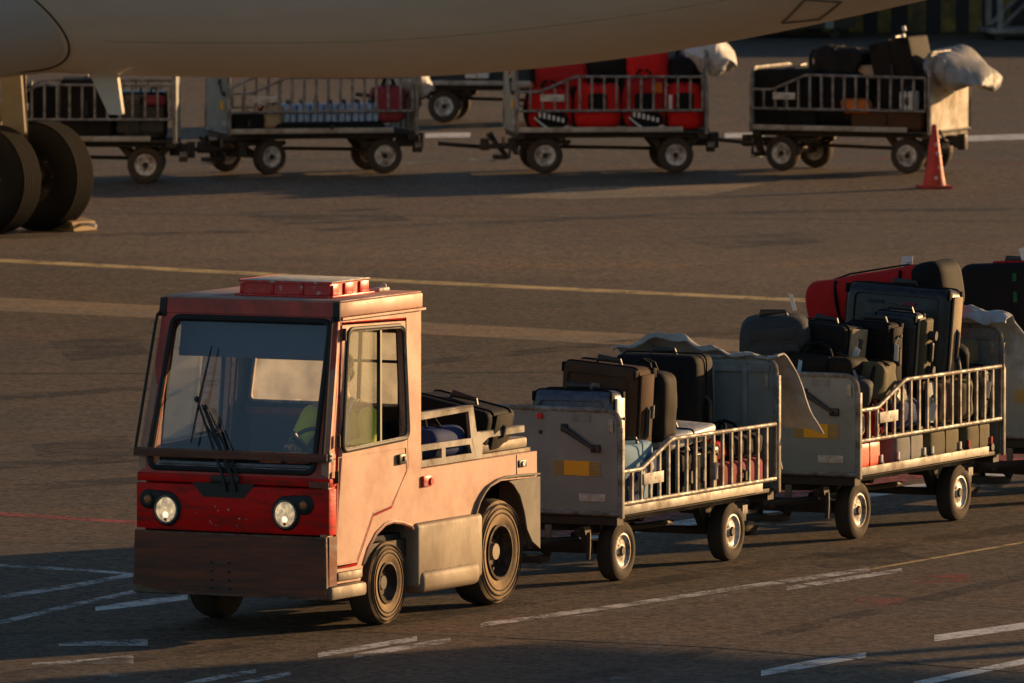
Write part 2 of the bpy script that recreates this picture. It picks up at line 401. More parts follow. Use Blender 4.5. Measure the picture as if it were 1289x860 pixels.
def tag(o, label=None, cat=None, group=None, kind=None):
    if label: o['label'] = label
    if cat: o['category'] = cat
    if group: o['group'] = group
    if kind: o['kind'] = kind
    return o
def thing(name, label, cat, loc=(0, 0, 0), rz=0.0, group=None, rot=None):
    o = bpy.data.objects.new(name, None); C.objects.link(o); o.empty_display_size = .2
    o.location = loc; o.rotation_euler = rot if rot else (0, 0, rz)
    return tag(o, label, cat, group)
def copy_tree(o, parent=None):
    c = o.copy(); C.objects.link(c)
    if parent: c.parent = parent
    for ch in list(o.children): copy_tree(ch, c)
    return c

class Frame:
    def __init__(s, o, deg): s.o = o; s.a = R(deg); s.c, s.s = math.cos(s.a), math.sin(s.a)
    def w(s, x, y, z=0.0): return (s.o[0] + x * s.c - y * s.s, s.o[1] + x * s.s + y * s.c, z)

# ------------------------------------------------------------------ ground
g = B().m('asphalt')
g.box((-400, -60, -.3), (400, 700, 0)); tag(g.obj('ground'), kind='structure')
zi = [0.0015]
def sheet(name, px, material, dz=None):
    z = zi[0]; zi[0] += .00003
    b = B().m(material); vs = [b.bm.verts.new((*gp(x, y), z)) for x, y in px]
    f = b.bm.faces.new(vs); f.normal_update()
    if f.normal.z < 0: f.normal_flip()
    return tag(b.obj(name), kind='structure')
def line(name, material, pts, th):
    # pts along the line in survey px, th = apparent thickness
    if not isinstance(th, (list, tuple)): th = [th] * len(pts)
    up = [(x, y - t / 2) for (x, y), t in zip(pts, th)]; dn = [(x, y + t / 2) for (x, y), t in zip(pts, th)]
    z = zi[0]; zi[0] += .00003
    b = B().m(material)
    a = [b.bm.verts.new((*gp(x, y), z)) for x, y in up]; c = [b.bm.verts.new((*gp(x, y), z)) for x, y in dn]
    for i in range(len(pts) - 1):
        f = b.bm.faces.new((a[i], c[i], c[i + 1], a[i + 1])); f.normal_update()
        if f.normal.z < 0: f.normal_flip()
    return tag(b.obj(name), kind='structure')
sheet('asphalt_patch', [(-80, 683), (175, 684), (420, 690), (768, 706), (1000, 735), (1289, 768), (1420, 780), (1420, 860), (1289, 847), (900, 815), (640, 803), (300, 790), (-80, 800)], 'asphalt')
line('concrete_strip', 'concrete_strip', [(-60, 380), (200, 393), (530, 413), (940, 436), (1400, 466)], [17, 16, 15, 15, 15])
line('painted_line', 'yellow_paint', [(-60, 325), (0, 328), (520, 355), (1030, 379), (1400, 397)], 4)
paint_line('tan_trace', (.15, .125, .09), .6)
sheet('painted_sun_gap', [(630, 249), (720, 236), (965, 231), (890, 246), (720, 251)], 'concrete_strip')  # sunlit gap between shadows, painted as a pale sheet in the strip's colour
line('painted_line', 'tan_trace', [(300, 318), (480, 300), (700, 274), (960, 250)], 5)
line('painted_line', 'tan_trace', [(860, 340), (1060, 318), (1320, 292)], 5)
line('painted_line', 'tan_trace', [(-20, 447), (200, 418), (330, 404)], 5)
line('painted_line', 'red_paint', [(-60, 643), (0, 647), (200, 660)], 4)
line('painted_line', 'red_paint', [(560, 697), (717, 670), (811, 653), (860, 642), (1110, 605), (1265, 578), (1400, 556)], 13)
line('painted_line', 'white_paint', [(560, 702), (680, 684), (860, 659), (1040, 631), (1158, 613), (1300, 590)], 8)
line('painted_line', 'white_paint_worn', [(-40, 709), (0, 712), (90, 717), (172, 723)], 3)
line('painted_line', 'white_paint_worn', [(-40, 764), (0, 752), (90, 738), (172, 723)], 5)
line('painted_line', 'white_paint_worn', [(-40, 796), (0, 784), (100, 760), (174, 744)], 5)
line('painted_line', 'white_paint', [(120, 767), (180, 759), (236, 752)], [5, 8, 6])
line('painted_line', 'white_paint_worn', [(74, 812), (120, 810), (186, 809)], [3, 6, 9])
line('painted_line', 'white_paint_worn', [(40, 836), (110, 833), (168, 830)], [2, 6, 11])
line('painted_line', 'white_paint_faint', [(60, 843), (140, 850), (215, 864), (260, 880)], 5)
line('painted_line', 'white_paint_worn', [(232, 862), (280, 852), (322, 845)], 5)
line('painted_line', 'white_paint_worn', [(290, 864), (330, 855), (366, 848)], 5)
line('painted_line', 'white_paint_worn', [(400, 825), (525, 804)], 6)
line('painted_line', 'white_paint_worn', [(445, 826), (567, 806)], 6)
line('painted_line', 'white_paint_worn', [(605, 787), (780, 763), (925, 741), (1095, 717)], 5)
line('painted_line', 'white_paint_faint', [(645, 789), (800, 767), (930, 748)], 5)
line('painted_line', 'white_paint_worn', [(990, 741), (1060, 730), (1135, 718)], 5)
line('painted_line', 'yellow_paint', [(1095, 717), (1289, 683), (1400, 664)], 2)
line('painted_line', 'white_paint', [(958, 848), (1020, 836), (1090, 825)], [7, 9, 6])
line('painted_line', 'white_paint', [(1176, 804), (1240, 795), (1330, 782)], 8)
line('painted_line', 'white_paint', [(1150, 862), (1289, 833), (1400, 810)], 7)
line('painted_line', 'white_paint_faint', [(806, 824), (844, 801)], 16)
line('painted_line', 'white_paint_faint', [(755, 826), (800, 802)], 5)
line('painted_line', 'white_paint_faint', [(768, 858), (790, 850)], 8)
line('painted_line', 'white_paint_faint', [(822, 858), (845, 849)], 9)
line('painted_line', 'red_paint_faint', [(1075, 758), (1140, 757)], 9)
line('painted_line', 'red_paint_faint', [(1150, 730), (1220, 728)], 10)
line('painted_line', 'white_paint_faint', [(1130, 766), (1300, 771)], 3)
for xs in ((-30, 60), (290, 392), (535, 592), (738, 792), (912, 962)): line('painted_line', 'white_paint', [(xs[0], 171), (xs[1], 170)], 6)
line('painted_line', 'white_paint', [(985, 170), (1170, 166)], 6); line('painted_line', 'white_paint', [(1178, 176), (1330, 171)], 7)
line('painted_line', 'red_paint_faint', [(1050, 197), (1330, 208)], 3)
line('painted_line', 'white_paint_faint', [(500, 207), (760, 190), (980, 180)], 3)
line('tar_seam', 'crack', [(-40, 683), (175, 684)], 1.3); line('tar_seam', 'crack', [(760, 705), (1000, 735), (1300, 769)], 1.6)
line('tar_seam', 'crack', [(640, 803), (900, 815), (1300, 848)], 1)

paint_line('tyre_mark', (.022, .019, .017), .62, 1.2)
for pts, th in (([(-60, 590), (200, 575), (600, 520), (1000, 470), (1400, 440)], 9), ([(-60, 620), (240, 600), (640, 540), (1040, 485), (1400, 455)], 9), ([(-60, 505), (300, 480), (700, 440), (1100, 400), (1400, 360)], 7),
                ([(-60, 300), (400, 290), (900, 268), (1400, 262)], 4), ([(-60, 860), (300, 812), (700, 752), (1100, 690), (1400, 650)], 10), ([(500, 900), (800, 840), (1100, 770), (1400, 700)], 10)):
    line('tyre_mark', 'tyre_mark', pts, th)
for pts in ([(700, 470), (860, 462), (900, 480), (760, 492)], [(60, 430), (170, 424), (190, 446), (90, 455)], [(300, 268), (480, 262), (520, 278), (340, 284)], [(1000, 700), (1120, 690), (1180, 706), (1040, 716)], [(640, 640), (760, 626), (800, 650), (680, 662)], [(860, 300), (1000, 292), (1040, 306), (900, 314)], [(40, 560), (160, 548), (180, 580), (60, 590)]):
    sheet('oil_stain', pts, 'tyre_mark')
line('tar_seam', 'crack', [(-60, 470), (500, 470), (1400, 462)], .8); line('tar_seam', 'crack', [(-60, 268), (600, 272), (1400, 280)], .7); line('tar_seam', 'crack', [(540, 640), (900, 560), (1400, 440)], .8)

# ------------------------------------------------------------------ wheels
def tyre_profile(r, w, rr, crown=.02, sh=.18):
    h = w / 2; s = w * sh
    p = [(rr, -h * .82), (rr + (r - rr) * .25, -h * .97), (rr + (r - rr) * .3, -h), (rr + (r - rr) * .55, -h * 1.0), (r - s, -h * .93), (r - s * .35, -h + s * .55), (r - crown * .3, -h + s * 1.25)]
    return p + [(r, -h * .3), (r, h * .3)] + [(a, -b) for a, b in p[::-1]]
def wheel(parent, loc, r, w, rr, side, tm='tyre', rm='rim_white', style='cart', rz=0.0):
    b = B().m(tm); p_ = tyre_profile(r, w, rr); b.lathe(p_[-6:] if side > 0 else p_[:6], 40); b.m('tyre').lathe(p_[5:] if side < 0 else p_[:-5], 40)
    if style in ('solid', 'solid_rear'):
        for q in (.45, .62, .8):
            rad = rr + (r - rr) * q
            b.tube([(rad * math.cos(a), side * w * .497, rad * math.sin(a)) for a in [2 * math.pi * k / 40 for k in range(40)]], .006, 6, True)
    t = b.obj('wheel', parent, 50, loc, (0, random.uniform(0, 6), rz))
    b = B().m(rm); s = side; h = w / 2
    if style == 'cart':
        prof = [(rr * 1.03, h * .86), (rr * .93, h * .9), (rr * .90, h * .72), (rr * .74, h * .58), (rr * .55, h * .60), (rr * .36, h * .72), (rr * .3, h * .74)]
        b.lathe([(a, s * q) for a, q in prof], 32)
        b.lathe([(a, -s * q) for a, q in [(rr * 1.03, h * .86), (rr * .8, h * .5), (.02, h * .45)]], 24)
        b.m('dark_steel').cyl((0, s * h * .5, 0), (0, s * h * .95, 0), rr * .27, rr * .24, 14)
        for k in range(5):
            a = 2 * math.pi * k / 5; b.cyl((rr * .45 * math.cos(a), s * h * .45, rr * .45 * math.sin(a)), (rr * .45 * math.cos(a), s * h * .66, rr * .45 * math.sin(a)), .009, seg=6)
    elif style == 'solid':
        b.lathe([(a, s * q) for a, q in [(rr * 1.05, h * .98), (rr * .95, h * 1.0), (rr * .9, h * .75), (rr * .62, h * .45), (rr * .6, h * .5), (0, h * .5)]], 32)
        b.m('dark_steel').cyl((0, s * h * .2, 0), (0, s * h * .6, 0), rr * .35, seg=16)
    else:
        b.lathe([(a, s * q) for a, q in [(rr * 1.05, h * .98), (rr * .96, h * 1.0), (rr * .92, h * .6), (rr * .8, h * .35), (rr * .55, h * .3), (rr * .5, h * .42), (0, h * .42)]], 32)
        b.m('tank_paint').cyl((0, s * h * .3, 0), (0, s * h * .7, 0), rr * .33, rr * .3, 18)
        b.m('dark_steel')
        for k in range(8):
            a = 2 * math.pi * k / 8; b.cyl((rr * .66 * math.cos(a), s * h * .25, rr * .66 * math.sin(a)), (rr * .66 * math.cos(a), s * h * .5, rr * .66 * math.sin(a)), .014, seg=6)
    b.obj('rim', t, 40)
    return t

# ------------------------------------------------------------------ tow tractor
HD = 243.8
TF = Frame((-1.07, 78.424), HD)
T = thing('tow_tractor', 'red airport tow tractor with worn salmon side and glazed cab pulling loaded carts', 'tow tractor', TF.w(0, 0), TF.a)
b = B().m('dark_steel'); b.box((-1.3, -.46, .32), (1.72, .46, .98), .02); b.box((.5, -.66, .44), (1.72, .66, .56)); b.box((-1.42, -.2, .28), (-1.25, .2, .5), .02)
b.tube([(-1.40, 0, .36), (-1.62, 0, .34)], .04); b.box((-1.66, -.07, .26), (-1.55, .07, .44), .01)
b.cyl((.87, -.6, .29), (.87, .6, .29), .05); b.cyl((-.8, -.6, .37), (-.8, .6, .37), .06); b.obj('chassis', T)
arch = [(1.33, .34), (1.29, .44), (1.22, .54), (1.10, .635), (.97, .685), (.86, .695), (.72, .68), (.58, .645), (.55, .62), (-.40, .62), (-.48, .75), (-.60, .82), (-.80, .858), (-1.33, .845)]
side = [(1.645, 2.10), (1.79, 1.18), (1.815, .66), (1.815, .345)] + arch + [(-1.36, .85), (-1.36, 1.025), (.425, 1.025), (.425, 2.10)]
dopen = [(1.625, 2.08), (.655, 2.055), (.618, 1.05), (.865, .792), (1.14, .757), (1.385, .447), (1.735, .447)]
winh = round_poly([(1.53, 2.03), (.70, 2.01), (.63, 1.25), (1.615, 1.225)], .07)
def inset(pts, d):
    c = Vector((sum(p[0] for p in pts) / len(pts), sum(p[1] for p in pts) / len(pts)))
    out = []
    n = len(pts)
    for i in range(n):
        a, p, q = Vector(pts[i - 1]), Vector(pts[i]), Vector(pts[(i + 1) % n])
        n1 = Vector((-(p - a).y, (p - a).x)).normalized(); n2 = Vector((-(q - p).y, (q - p).x)).normalized()
        if inset.sgn < 0: n1, n2 = -n1, -n2
        m = (n1 + n2); m = m / max(.3, m.dot(n1)) if m.length > 1e-6 else n1
        out.append(tuple(p + m * d))
    return out
inset.sgn = 1
area = sum(dopen[i - 1][0] * dopen[i][1] - dopen[i][0] * dopen[i - 1][1] for i in range(len(dopen)))
inset.sgn = 1 if area > 0 else -1
for sg in (1, -1):
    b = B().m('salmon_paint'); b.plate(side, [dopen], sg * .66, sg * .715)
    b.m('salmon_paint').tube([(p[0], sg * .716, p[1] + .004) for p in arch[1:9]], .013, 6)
    b.m('interior').plate([(.44, 1.03), (.44, 2.1), (.62, 2.1), (.6, 1.03)], [], sg * .645, sg * .66)
    b.obj('body_side', T, 30)
    dr = inset(dopen, .018)
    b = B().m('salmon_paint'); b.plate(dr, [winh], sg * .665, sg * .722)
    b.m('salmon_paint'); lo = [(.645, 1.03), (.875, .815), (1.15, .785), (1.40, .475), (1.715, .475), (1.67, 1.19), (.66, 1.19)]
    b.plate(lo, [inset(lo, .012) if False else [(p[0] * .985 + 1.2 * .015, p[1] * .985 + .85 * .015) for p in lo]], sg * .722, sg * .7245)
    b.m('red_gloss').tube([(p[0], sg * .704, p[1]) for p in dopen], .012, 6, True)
    b.m('interior').plate(dr, [winh], sg * .655, sg * .664)
    d = b.obj('door', T, 30)
    b = B().m('black_rubber'); wi = [(p[0], sg * .724, p[1]) for p in winh]; b.tube(wi, .016, 8, True)
    b.m('galvanised'); b.tube([(p[0] * .975 + 1.12 * .025, sg * .729, p[1] * .965 + 1.63 * .035) for p in winh], .006, 6, True)
    b.m('black_plastic').box((1.035, sg * .70, 1.24), (1.06, sg * .728, 2.02)); b.obj('window_frame', d)
    b = B().m('dusty_glass' if sg > 0 else 'backlit_glass'); b.plate([(1.05, 1.235), (1.05, 2.025), (1.52, 2.035), (1.61, 1.225)], [], sg * .695, sg * .699); b.obj('window_pane', d)
    b = B().m('dusty_glass' if sg > 0 else 'backlit_glass'); b.plate([(1.06, 1.245), (1.06, 2.01), (1.50, 2.02), (1.58, 1.24)], [], sg * .684, sg * .688); b.obj('window_pane', d)
    b = B().m('black_plastic'); b.box((.70, sg * .722, 1.08), (.80, sg * .745, 1.15), .008); b.m('galvanised').box((.715, sg * .745, 1.10), (.75, sg * .755, 1.135), .004); b.obj('handle', d)
    for hx, z in ((1.69, 1.30), (1.715, 1.06), (1.60, 2.0)):
        b = B().m('dark_steel'); b.cyl((hx, sg * .735, z - .04), (hx, sg * .735, z + .04), .014); b.obj('hinge', d)
    # deck rail
    b = B().m('grey_paint'); y0, y1 = sg * .665, sg * .69
    b.plate([(.42, 1.03), (-.475, 1.03), (-.41, 1.178), (.42, 1.182)], [[(.36, 1.075), (.36, 1.14), (.06, 1.14), (.06, 1.075)], [(.0, 1.075), (.0, 1.14), (-.37, 1.137), (-.40, 1.075)]], y0, y1)
    b.plate([(.42, 1.352), (-.35, 1.365), (-.39, 1.178), (-.47, 1.03), (-.56, 1.03), (-.565, 1.13), (-.66, 1.165), (-1.215, 1.165), (-1.215, 1.21), (-.52, 1.212), (-.475, 1.215), (-.42, 1.40), (.42, 1.387)], [], y0, y1)
    b.box((-1.215, y0 - sg * .03, 1.205), (-.53, y1, 1.212)); b.box((-.42, y0 - sg * .03, 1.39), (.42, y1, 1.402)); b.obj('deck_rail', T)
    b = B().m('fender_grey'); b.grid(lambda u, v, sg=sg: (lambda q: (q[0], sg * (.44 + .30 * v), q[1] + .006))(
        [(-.385, .655), (-.44, .73), (-.52, .79), (-.60, .83), (-.72, .858), (-.85, .87), (-1.1, .866), (-1.365, .856)][round(u * 7)]), 8, 2, .012)
    b.plate([(-1.362, .85), (-1.362, .35), (-1.24, .41), (-1.16, .50), (-1.12, .62), (-1.05, .74), (-.95, .82), (-.88, .85)], [], sg * .728, sg * .74); b.box((-1.37, sg * .46, .40), (-1.355, sg * .728, .85))
    b.obj('fender', T)
    b = B().m('tank_paint'); b.box((-.47, sg * .44, .22), (.54, sg * .745, .665), .035, 3); b.box((-.40, sg * .5, .18), (.50, sg * .765, .34), .05, 3); b.obj('side_tank', T)
    b = B().m('worn_metal'); b.box((1.31, sg * .42, .24), (1.83, sg * .76, .335), .025); b.box((1.34, sg * .45, .36), (1.70, sg * .74, .42), .012); b.obj('step', T)
    wheel(T, (.87, sg * .60, .287), .287, .19, .135, sg, 'tyre_dusty', 'rim_rust', 'solid')
    wheel(T, (-.81, sg * .585, .368), .368, .25, .185, sg, 'tyre_dusty', 'rim_rust', 'solid_rear')
    b = B().m('black_rubber'); b.box((.56, sg * .30, .30), (1.30, sg * .47, .68)); b.box((-1.33, sg * .30, .30), (-.40, sg * .44, .86)); b.obj('wheel_housing', T)
    b = B().m('red_plastic'); b.box((.30, sg * .715, .90), (.42, sg * .735, .975), .006); b.cyl((.31, sg * .735, .935), (.31, sg * .745, .935), .024, seg=14); b.obj('side_reflector', T)
    b = B().m('black_plastic'); b.box((-1.18, sg * .715, .93), (-1.06, sg * .728, .98), .006); b.m('paper').cyl((-1.12, sg * .728, .955), (-1.12, sg * .736, .955), .02, seg=12); b.obj('marker_lamp', T)
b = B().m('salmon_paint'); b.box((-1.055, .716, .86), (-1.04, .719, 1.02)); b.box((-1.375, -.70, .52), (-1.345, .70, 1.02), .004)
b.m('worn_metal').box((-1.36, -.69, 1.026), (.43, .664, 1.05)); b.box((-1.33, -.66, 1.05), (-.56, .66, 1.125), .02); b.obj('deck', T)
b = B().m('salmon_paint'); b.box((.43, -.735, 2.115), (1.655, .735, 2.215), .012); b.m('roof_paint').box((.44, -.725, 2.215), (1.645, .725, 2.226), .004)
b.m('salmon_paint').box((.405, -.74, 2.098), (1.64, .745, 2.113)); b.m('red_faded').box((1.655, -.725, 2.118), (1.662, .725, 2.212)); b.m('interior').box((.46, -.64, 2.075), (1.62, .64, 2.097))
b.obj('roof', T)
b = B().m('red_plastic'); bx0, bx1, by0, by1 = .84, 1.42, -.24, .53
b.box((bx0 - .02, by0 - .02, 2.227), (bx1 + .02, by1 + .02, 2.242), .004); b.box((bx0 + .03, by0 + .03, 2.242), (bx1 - .03, by1 - .03, 2.325))
for k in range(4):
    y = by0 + (by1 - by0 - .03) * k / 3; b.box((bx1 - .032, y, 2.242), (bx1 - .02, y + .03, 2.31), .004)
for k in range(3):
    x = bx0 + (bx1 - bx0 - .13) * k / 2; b.box((x, by1 - .032, 2.242), (x + .13, by1 - .016, 2.316), .005)
b.m('white_label').box((bx0 + .005, by0 + .005, 2.327), (bx1 - .005, by1 - .005, 2.334), .002); b.m('red_plastic').box((bx0, by0, 2.318), (bx1, by0 + .01, 2.336)); b.box((bx1 - .01, by0, 2.318), (bx1, by1, 2.332)); b.obj('roof_light_box', T)
b = B().m('white_label'); b.box((.50, .42, 2.226), (.66, .5, 2.25), .008); b.ball((.52, .46, 2.255), .022); b.obj('roof_bracket', T)
# windscreen: slanted plane from (1.80,1.04) to (1.655,2.115)
def ws(y, v, off=0.0):
    dx, dz = -.145, 1.075; L_ = math.hypot(dx, dz); return (1.80 + dx * v + off * dz / L_, y, 1.04 + dz * v - off * dx / L_)
def slant(b, outer, holes, t0, t1):
    t = B(); t.m(b.mats[b.cur]); t.plate(outer, holes, t0, t1, 'yz')
    for v in t.bm.verts: v.co = Vector(ws(v.co.y, v.co.z, v.co.x))
    for f in t.bm.faces: f.material_index = b.cur
    vm = {v: b.bm.verts.new(v.co) for v in t.bm.verts}
    for f in t.bm.faces:
        nf = b.bm.faces.new([vm[v] for v in f.verts]); nf.material_index = b.cur; nf.smooth = True
    t.bm.free()
wh = round_poly([(-.635, .045), (.60, .045), (.655, .975), (-.62, .975)], .06)
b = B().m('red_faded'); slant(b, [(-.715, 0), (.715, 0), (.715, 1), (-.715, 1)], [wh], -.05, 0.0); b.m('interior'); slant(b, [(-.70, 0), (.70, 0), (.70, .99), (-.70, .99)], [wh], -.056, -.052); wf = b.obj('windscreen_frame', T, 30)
b = B().m('black_rubber'); b.tube([ws(y, v, .004) for y, v in wh], .02, 8, True); b.m('galvanised'); b.tube([ws(-.58, .062, .012), ws(.55, .062, .012)], .005, 6); b.tube([ws(-.58, .078, .012), ws(.55, .078, .012)], .003, 6); b.obj('gasket', wf)
b = B().m('windscreen_glass'); slant(b, [(p[0] * .995, p[1]) for p in wh], [], -.024, -.02); b.obj('windscreen', T)
b = B().m('bumper_steel'); b.box((1.815, -.735, 1.165), (1.845, .725, 1.222), .006); b.m('galvanised').box((1.765, .722, 1.165), (1.815, .735, 1.225), .004); b.m('dark_steel')
for z in (1.18, 1.208): b.cyl((1.80, .735, z), (1.80, .74, z), .007, seg=8)
for y in (-.728, .69):
    b.tube([(1.83, y, 1.22), (1.77, y, 1.66), (1.715, y, 2.05), (1.70, y, 2.10), (1.66, y, 2.12)], .011, 8)
b.box((1.655, .68, 2.09), (1.672, .735, 2.215), .004); b.box((1.655, -.735, 2.09), (1.672, -.68, 2.215), .004); b.obj('guard_bar', T)
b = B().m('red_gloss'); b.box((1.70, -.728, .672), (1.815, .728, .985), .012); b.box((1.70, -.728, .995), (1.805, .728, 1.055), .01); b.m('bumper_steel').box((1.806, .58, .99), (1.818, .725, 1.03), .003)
b.m('black_plastic').plate([(-.30, 1.0), (.17, 1.0), (.09, .905), (-.22, .905)], [], 1.812, 1.818, 'yz'); b.box((1.815, -.16, 1.0), (1.83, .06, 1.05), .005)
b.m('white_label')
for k in range(12):
    y, z = random.gauss(-.04, .14), random.gauss(.75, .05)
    if .68 < z < .97: b.box((1.814, y, z), (1.8165, y + random.uniform(.004, .014), z + random.uniform(.003, .016)))
b.obj('nose_panel', T)
prof = [(-.735, .30), (-.72, .665), (.722, .665), (.728, .255), (.60, .245), (-.30, .25), (-.52, .262), (-.66, .285)]
b = B().m('bumper_steel'); b.plate(prof, [], 1.815, 1.85, 'yz'); b.box((1.70, .70, .26), (1.815, .73, .665)); b.box((1.70, -.735, .30), (1.815, -.71, .665)); b.m('dark_steel')
for y in (-.138, -.006):
    for z in (.47, .41, .35, .295): b.cyl((1.85, y, z), (1.857, y, z), .011, seg=6)
b.obj('bumper', T)
for sg, y in ((-1, -.492), (1, .407)):
    b = B().m('black_rubber'); b.ball((1.815, y, .815), .118, (.16, .92, 1), 24); b.ball((1.815, y + sg * .135, .875), .068, (.24, 1.1, 1), 20); b.ball((1.815, y + sg * .06, .875), .085, (.2, 1.1, .75), 20)
    hl = b.obj('headlight', T, 60)
    b = B().m('galvanised'); b.tube([(1.836, y + .082 * math.cos(a), .81 + .09 * math.sin(a)) for a in [k * math.pi / 14 for k in range(28)]], .007, 6, True)
    b.m('lamp_lens').ball((1.828, y, .81), .078, (.16, 1, 1.08), 24); b.m('bulb').ball((1.84, y, .775), .022, (.4, 1, 1)); b.m('amber').ball((1.841, y, .745), .012, (.4, 1, 1)); b.obj('lens', hl, 60)
    b = B().m('black_plastic'); b.cyl((1.82, y + sg * .138, .876), (1.838, y + sg * .138, .876), .044, .04, 18); b.m('amber').ball((1.838, y + sg * .138, .876), .027, (.4, 1, 1)); b.obj('indicator', hl)
for (p0, p1, t0, t1) in (((-.07, .02), (-.315, .47), (-.262, .80), (-.325, .20)), ((-.0, .02), (-.245, .42), (-.21, .47), (.10, .02))):
    b = B().m('black_plastic'); a0 = ws(p0[0], p0[1], .035); a1 = ws(p1[0], p1[1], .045)
    b.tube([(1.835, p0[0] + .03, .95), a0, a1], [.012, .011, .008], 8)
    b.tube([ws(p0[0] + .05, p0[1], .03), ws(p1[0] + .04, p1[1] - .03, .04)], .005, 6)
    if t0[1] > .6: b.tube([ws(t0[0], t0[1], .03), ws((t0[0] + t1[0]) / 2, (t0[1] + t1[1]) / 2, .04), ws(t1[0], t1[1], .03)], [.005, .011, .006], 6, flat=1.4)
    else: b.tube([ws(-.23, .32, .03), ws(-.12, .2, .035), ws(.06, .0, .03)], [.004, .009, .006], 6)
    b.ball(a1, .02); b.obj('wiper', T)
# cab inside
b = B().m('visor_blue'); b.box((1.52, -.62, 1.82), (1.535, .62, 2.07), .005); b.obj('sun_visor', T)
b = B().m('interior'); rear = [(-.66, 1.03), (.66, 1.03), (.66, 2.097), (-.66, 2.097)]; h1 = round_poly([(-.60, 1.45), (.60, 1.45), (.58, 1.95), (-.58, 1.95)], .05)
b.plate(rear, [h1], .445, .47, 'yz'); b.m('salmon_paint').plate([(-.66, 1.05), (.66, 1.05), (.66, 2.09), (-.66, 2.09)], [h1], .428, .444, 'yz'); b.m('interior_red').box((.471, -.62, 1.36), (.478, .3, 1.41)); cw = b.obj('cab_rear_wall', T, 30)
b = B().m('galvanised'); b.tube([(.474, p[0], p[1]) for p in h1], .012, 6, True); b.m('black_plastic').box((.462, .24, 1.46), (.476, .27, 1.94)); b.box((.462, -.57, 1.735), (.474, .57, 1.755)); b.m('backlit_glass').plate(h1, [], .456, .459, 'yz'); b.obj('rear_window', cw)
b = B().m('interior'); b.box((1.42, -.64, .6), (1.70, .64, 1.10), .03); b.box((1.34, .08, 1.02), (1.5, .5, 1.16), .04); b.box((1.5, .12, 1.1), (1.66, .46, 1.2), .03); b.box((.55, -.62, .56), (1.42, .62, .60)); b.obj('dashboard', T)
b = B().m('black_plastic'); sc = Vector((1.24, .29, 1.17)); U = Vector((0, 1, 0)); V = Vector((-.5, 0, .86)); Wn = Vector((.86, 0, .5))
b.tube([sc + (U * math.cos(a) + V * math.sin(a)) * .19 for a in [k * math.pi / 16 for k in range(32)]], .014, 8, True)
for a in (.5, 2.64, 4.71): b.tube([sc + Wn * .02, sc + (U * math.cos(a) + V * math.sin(a)) * .185], .01, 6)
b.cyl(sc, sc + Wn * .3, .025); b.obj('steering_wheel', T)
for y in (.29, -.33):
    b = B().m('navy_cloth'); b.soft((.52, y - .23, .80), (.98, y + .23, .92), .05); b.soft((.475, y - .22, .90), (.55, y + .22, 1.36), .035); b.m('dark_steel').box((.62, y - .15, .60), (.98, y + .15, .80)); b.obj('seat', T)

def lean(o):
    if o.type == 'MESH':
        for v in o.data.vertices:
            t_ = max(0.0, (v.co.z - 1.18) / .95); v.co.x -= .105 * t_; v.co.y *= 1 - .072 * t_
    for c_ in o.children: lean(c_)
for o in T.children:
    if o.name.split('.')[0] in ('body_side', 'door', 'roof', 'roof_light_box', 'roof_bracket', 'windscreen_frame', 'windscreen', 'guard_bar', 'wiper', 'cab_rear_wall', 'sun_visor'): lean(o)

# ------------------------------------------------------------------ driver
def skin_mesh(name, verts, edges, radii, material, parent=None, levels=2, root=0):
    me = bpy.data.meshes.new(name); me.from_pydata([Vector(v) for v in verts], edges, [])
    o = bpy.data.objects.new(name, me); C.objects.link(o)
    sk = o.modifiers.new('skin', 'SKIN'); sk.use_smooth_shade = True; sk.branch_smoothing = .4
    su = o.modifiers.new('sub', 'SUBSURF'); su.levels = levels; su.render_levels = levels
    for i, r in enumerate(radii):
        d = me.skin_vertices[0].data[i]; d.radius = r if isinstance(r, tuple) else (r, r); d.use_root = (i == root)
    dg = bpy.context.evaluated_depsgraph_get(); dg.update()
    ev = o.evaluated_get(dg); nm = bpy.data.meshes.new_from_object(ev)
    o.modifiers.clear(); o.data = nm; nm.materials.clear(); nm.materials.append(MATS[material])
    for p in nm.polygons: p.use_smooth = True
    if parent: o.parent = parent
    return o
P = thing('person', 'driver in a yellow hi-vis vest sitting at the wheel inside the tractor cab', 'person', TF.w(.75, .29, .92), TF.a)
V_, E_, R_ = [], [], []
def vx(p, r, prev=None):
    V_.append(p); R_.append(r)
    if prev is not None: E_.append((prev, len(V_) - 1))
    return len(V_) - 1
# local: x forward, y left, z up from the seat
pel = vx((0, 0, .10), (.14, .13)); wst = vx((-.02, 0, .27), (.125, .12), pel); cst = vx((-.01, 0, .46), (.15, .125), wst); nkb = vx((.02, 0, .58), .07, cst); nk = vx((.04, 0, .64), .052, nkb)
hd0 = vx((.06, 0, .71), (.075, .085), nk); hd1 = vx((.055, 0, .79), (.08, .095), hd0); hd2 = vx((.045, 0, .86), (.06, .07), hd1)
for s in (1, -1):
    sh = vx((0, s * .19, .54), .062, cst); el = vx((.13, s * .27, .30), .046, sh); wr = vx((.36, s * .19, .27), .03, el); hn = vx((.42, s * .175, .285), (.036, .022), wr)
    for k, (dy, dz, ln) in enumerate(((-.022, .018, .030), (-.008, .022, .034), (.008, .02, .032), (.02, .012, .026))):
        f1 = vx((.455, s * .175 + dy, .285 + dz), .0095, hn); f2 = vx((.478, s * .175 + dy, .27 + dz), .0085, f1); vx((.472, s * .175 + dy, .245 + dz + .004), .0075, f2)
    th1 = vx((.43, s * .148, .275), .011, hn); vx((.452, s * .138, .262), .009, th1)
    hp = vx((.06, s * .10, .07), .085, pel); kn = vx((.44, s * .13, .09), .06, hp); an = vx((.50, s * .13, -.24), .042, kn); vx((.60, s * .14, -.285), .036, an)
body = skin_mesh('body', V_, E_, R_, 'skin', P)
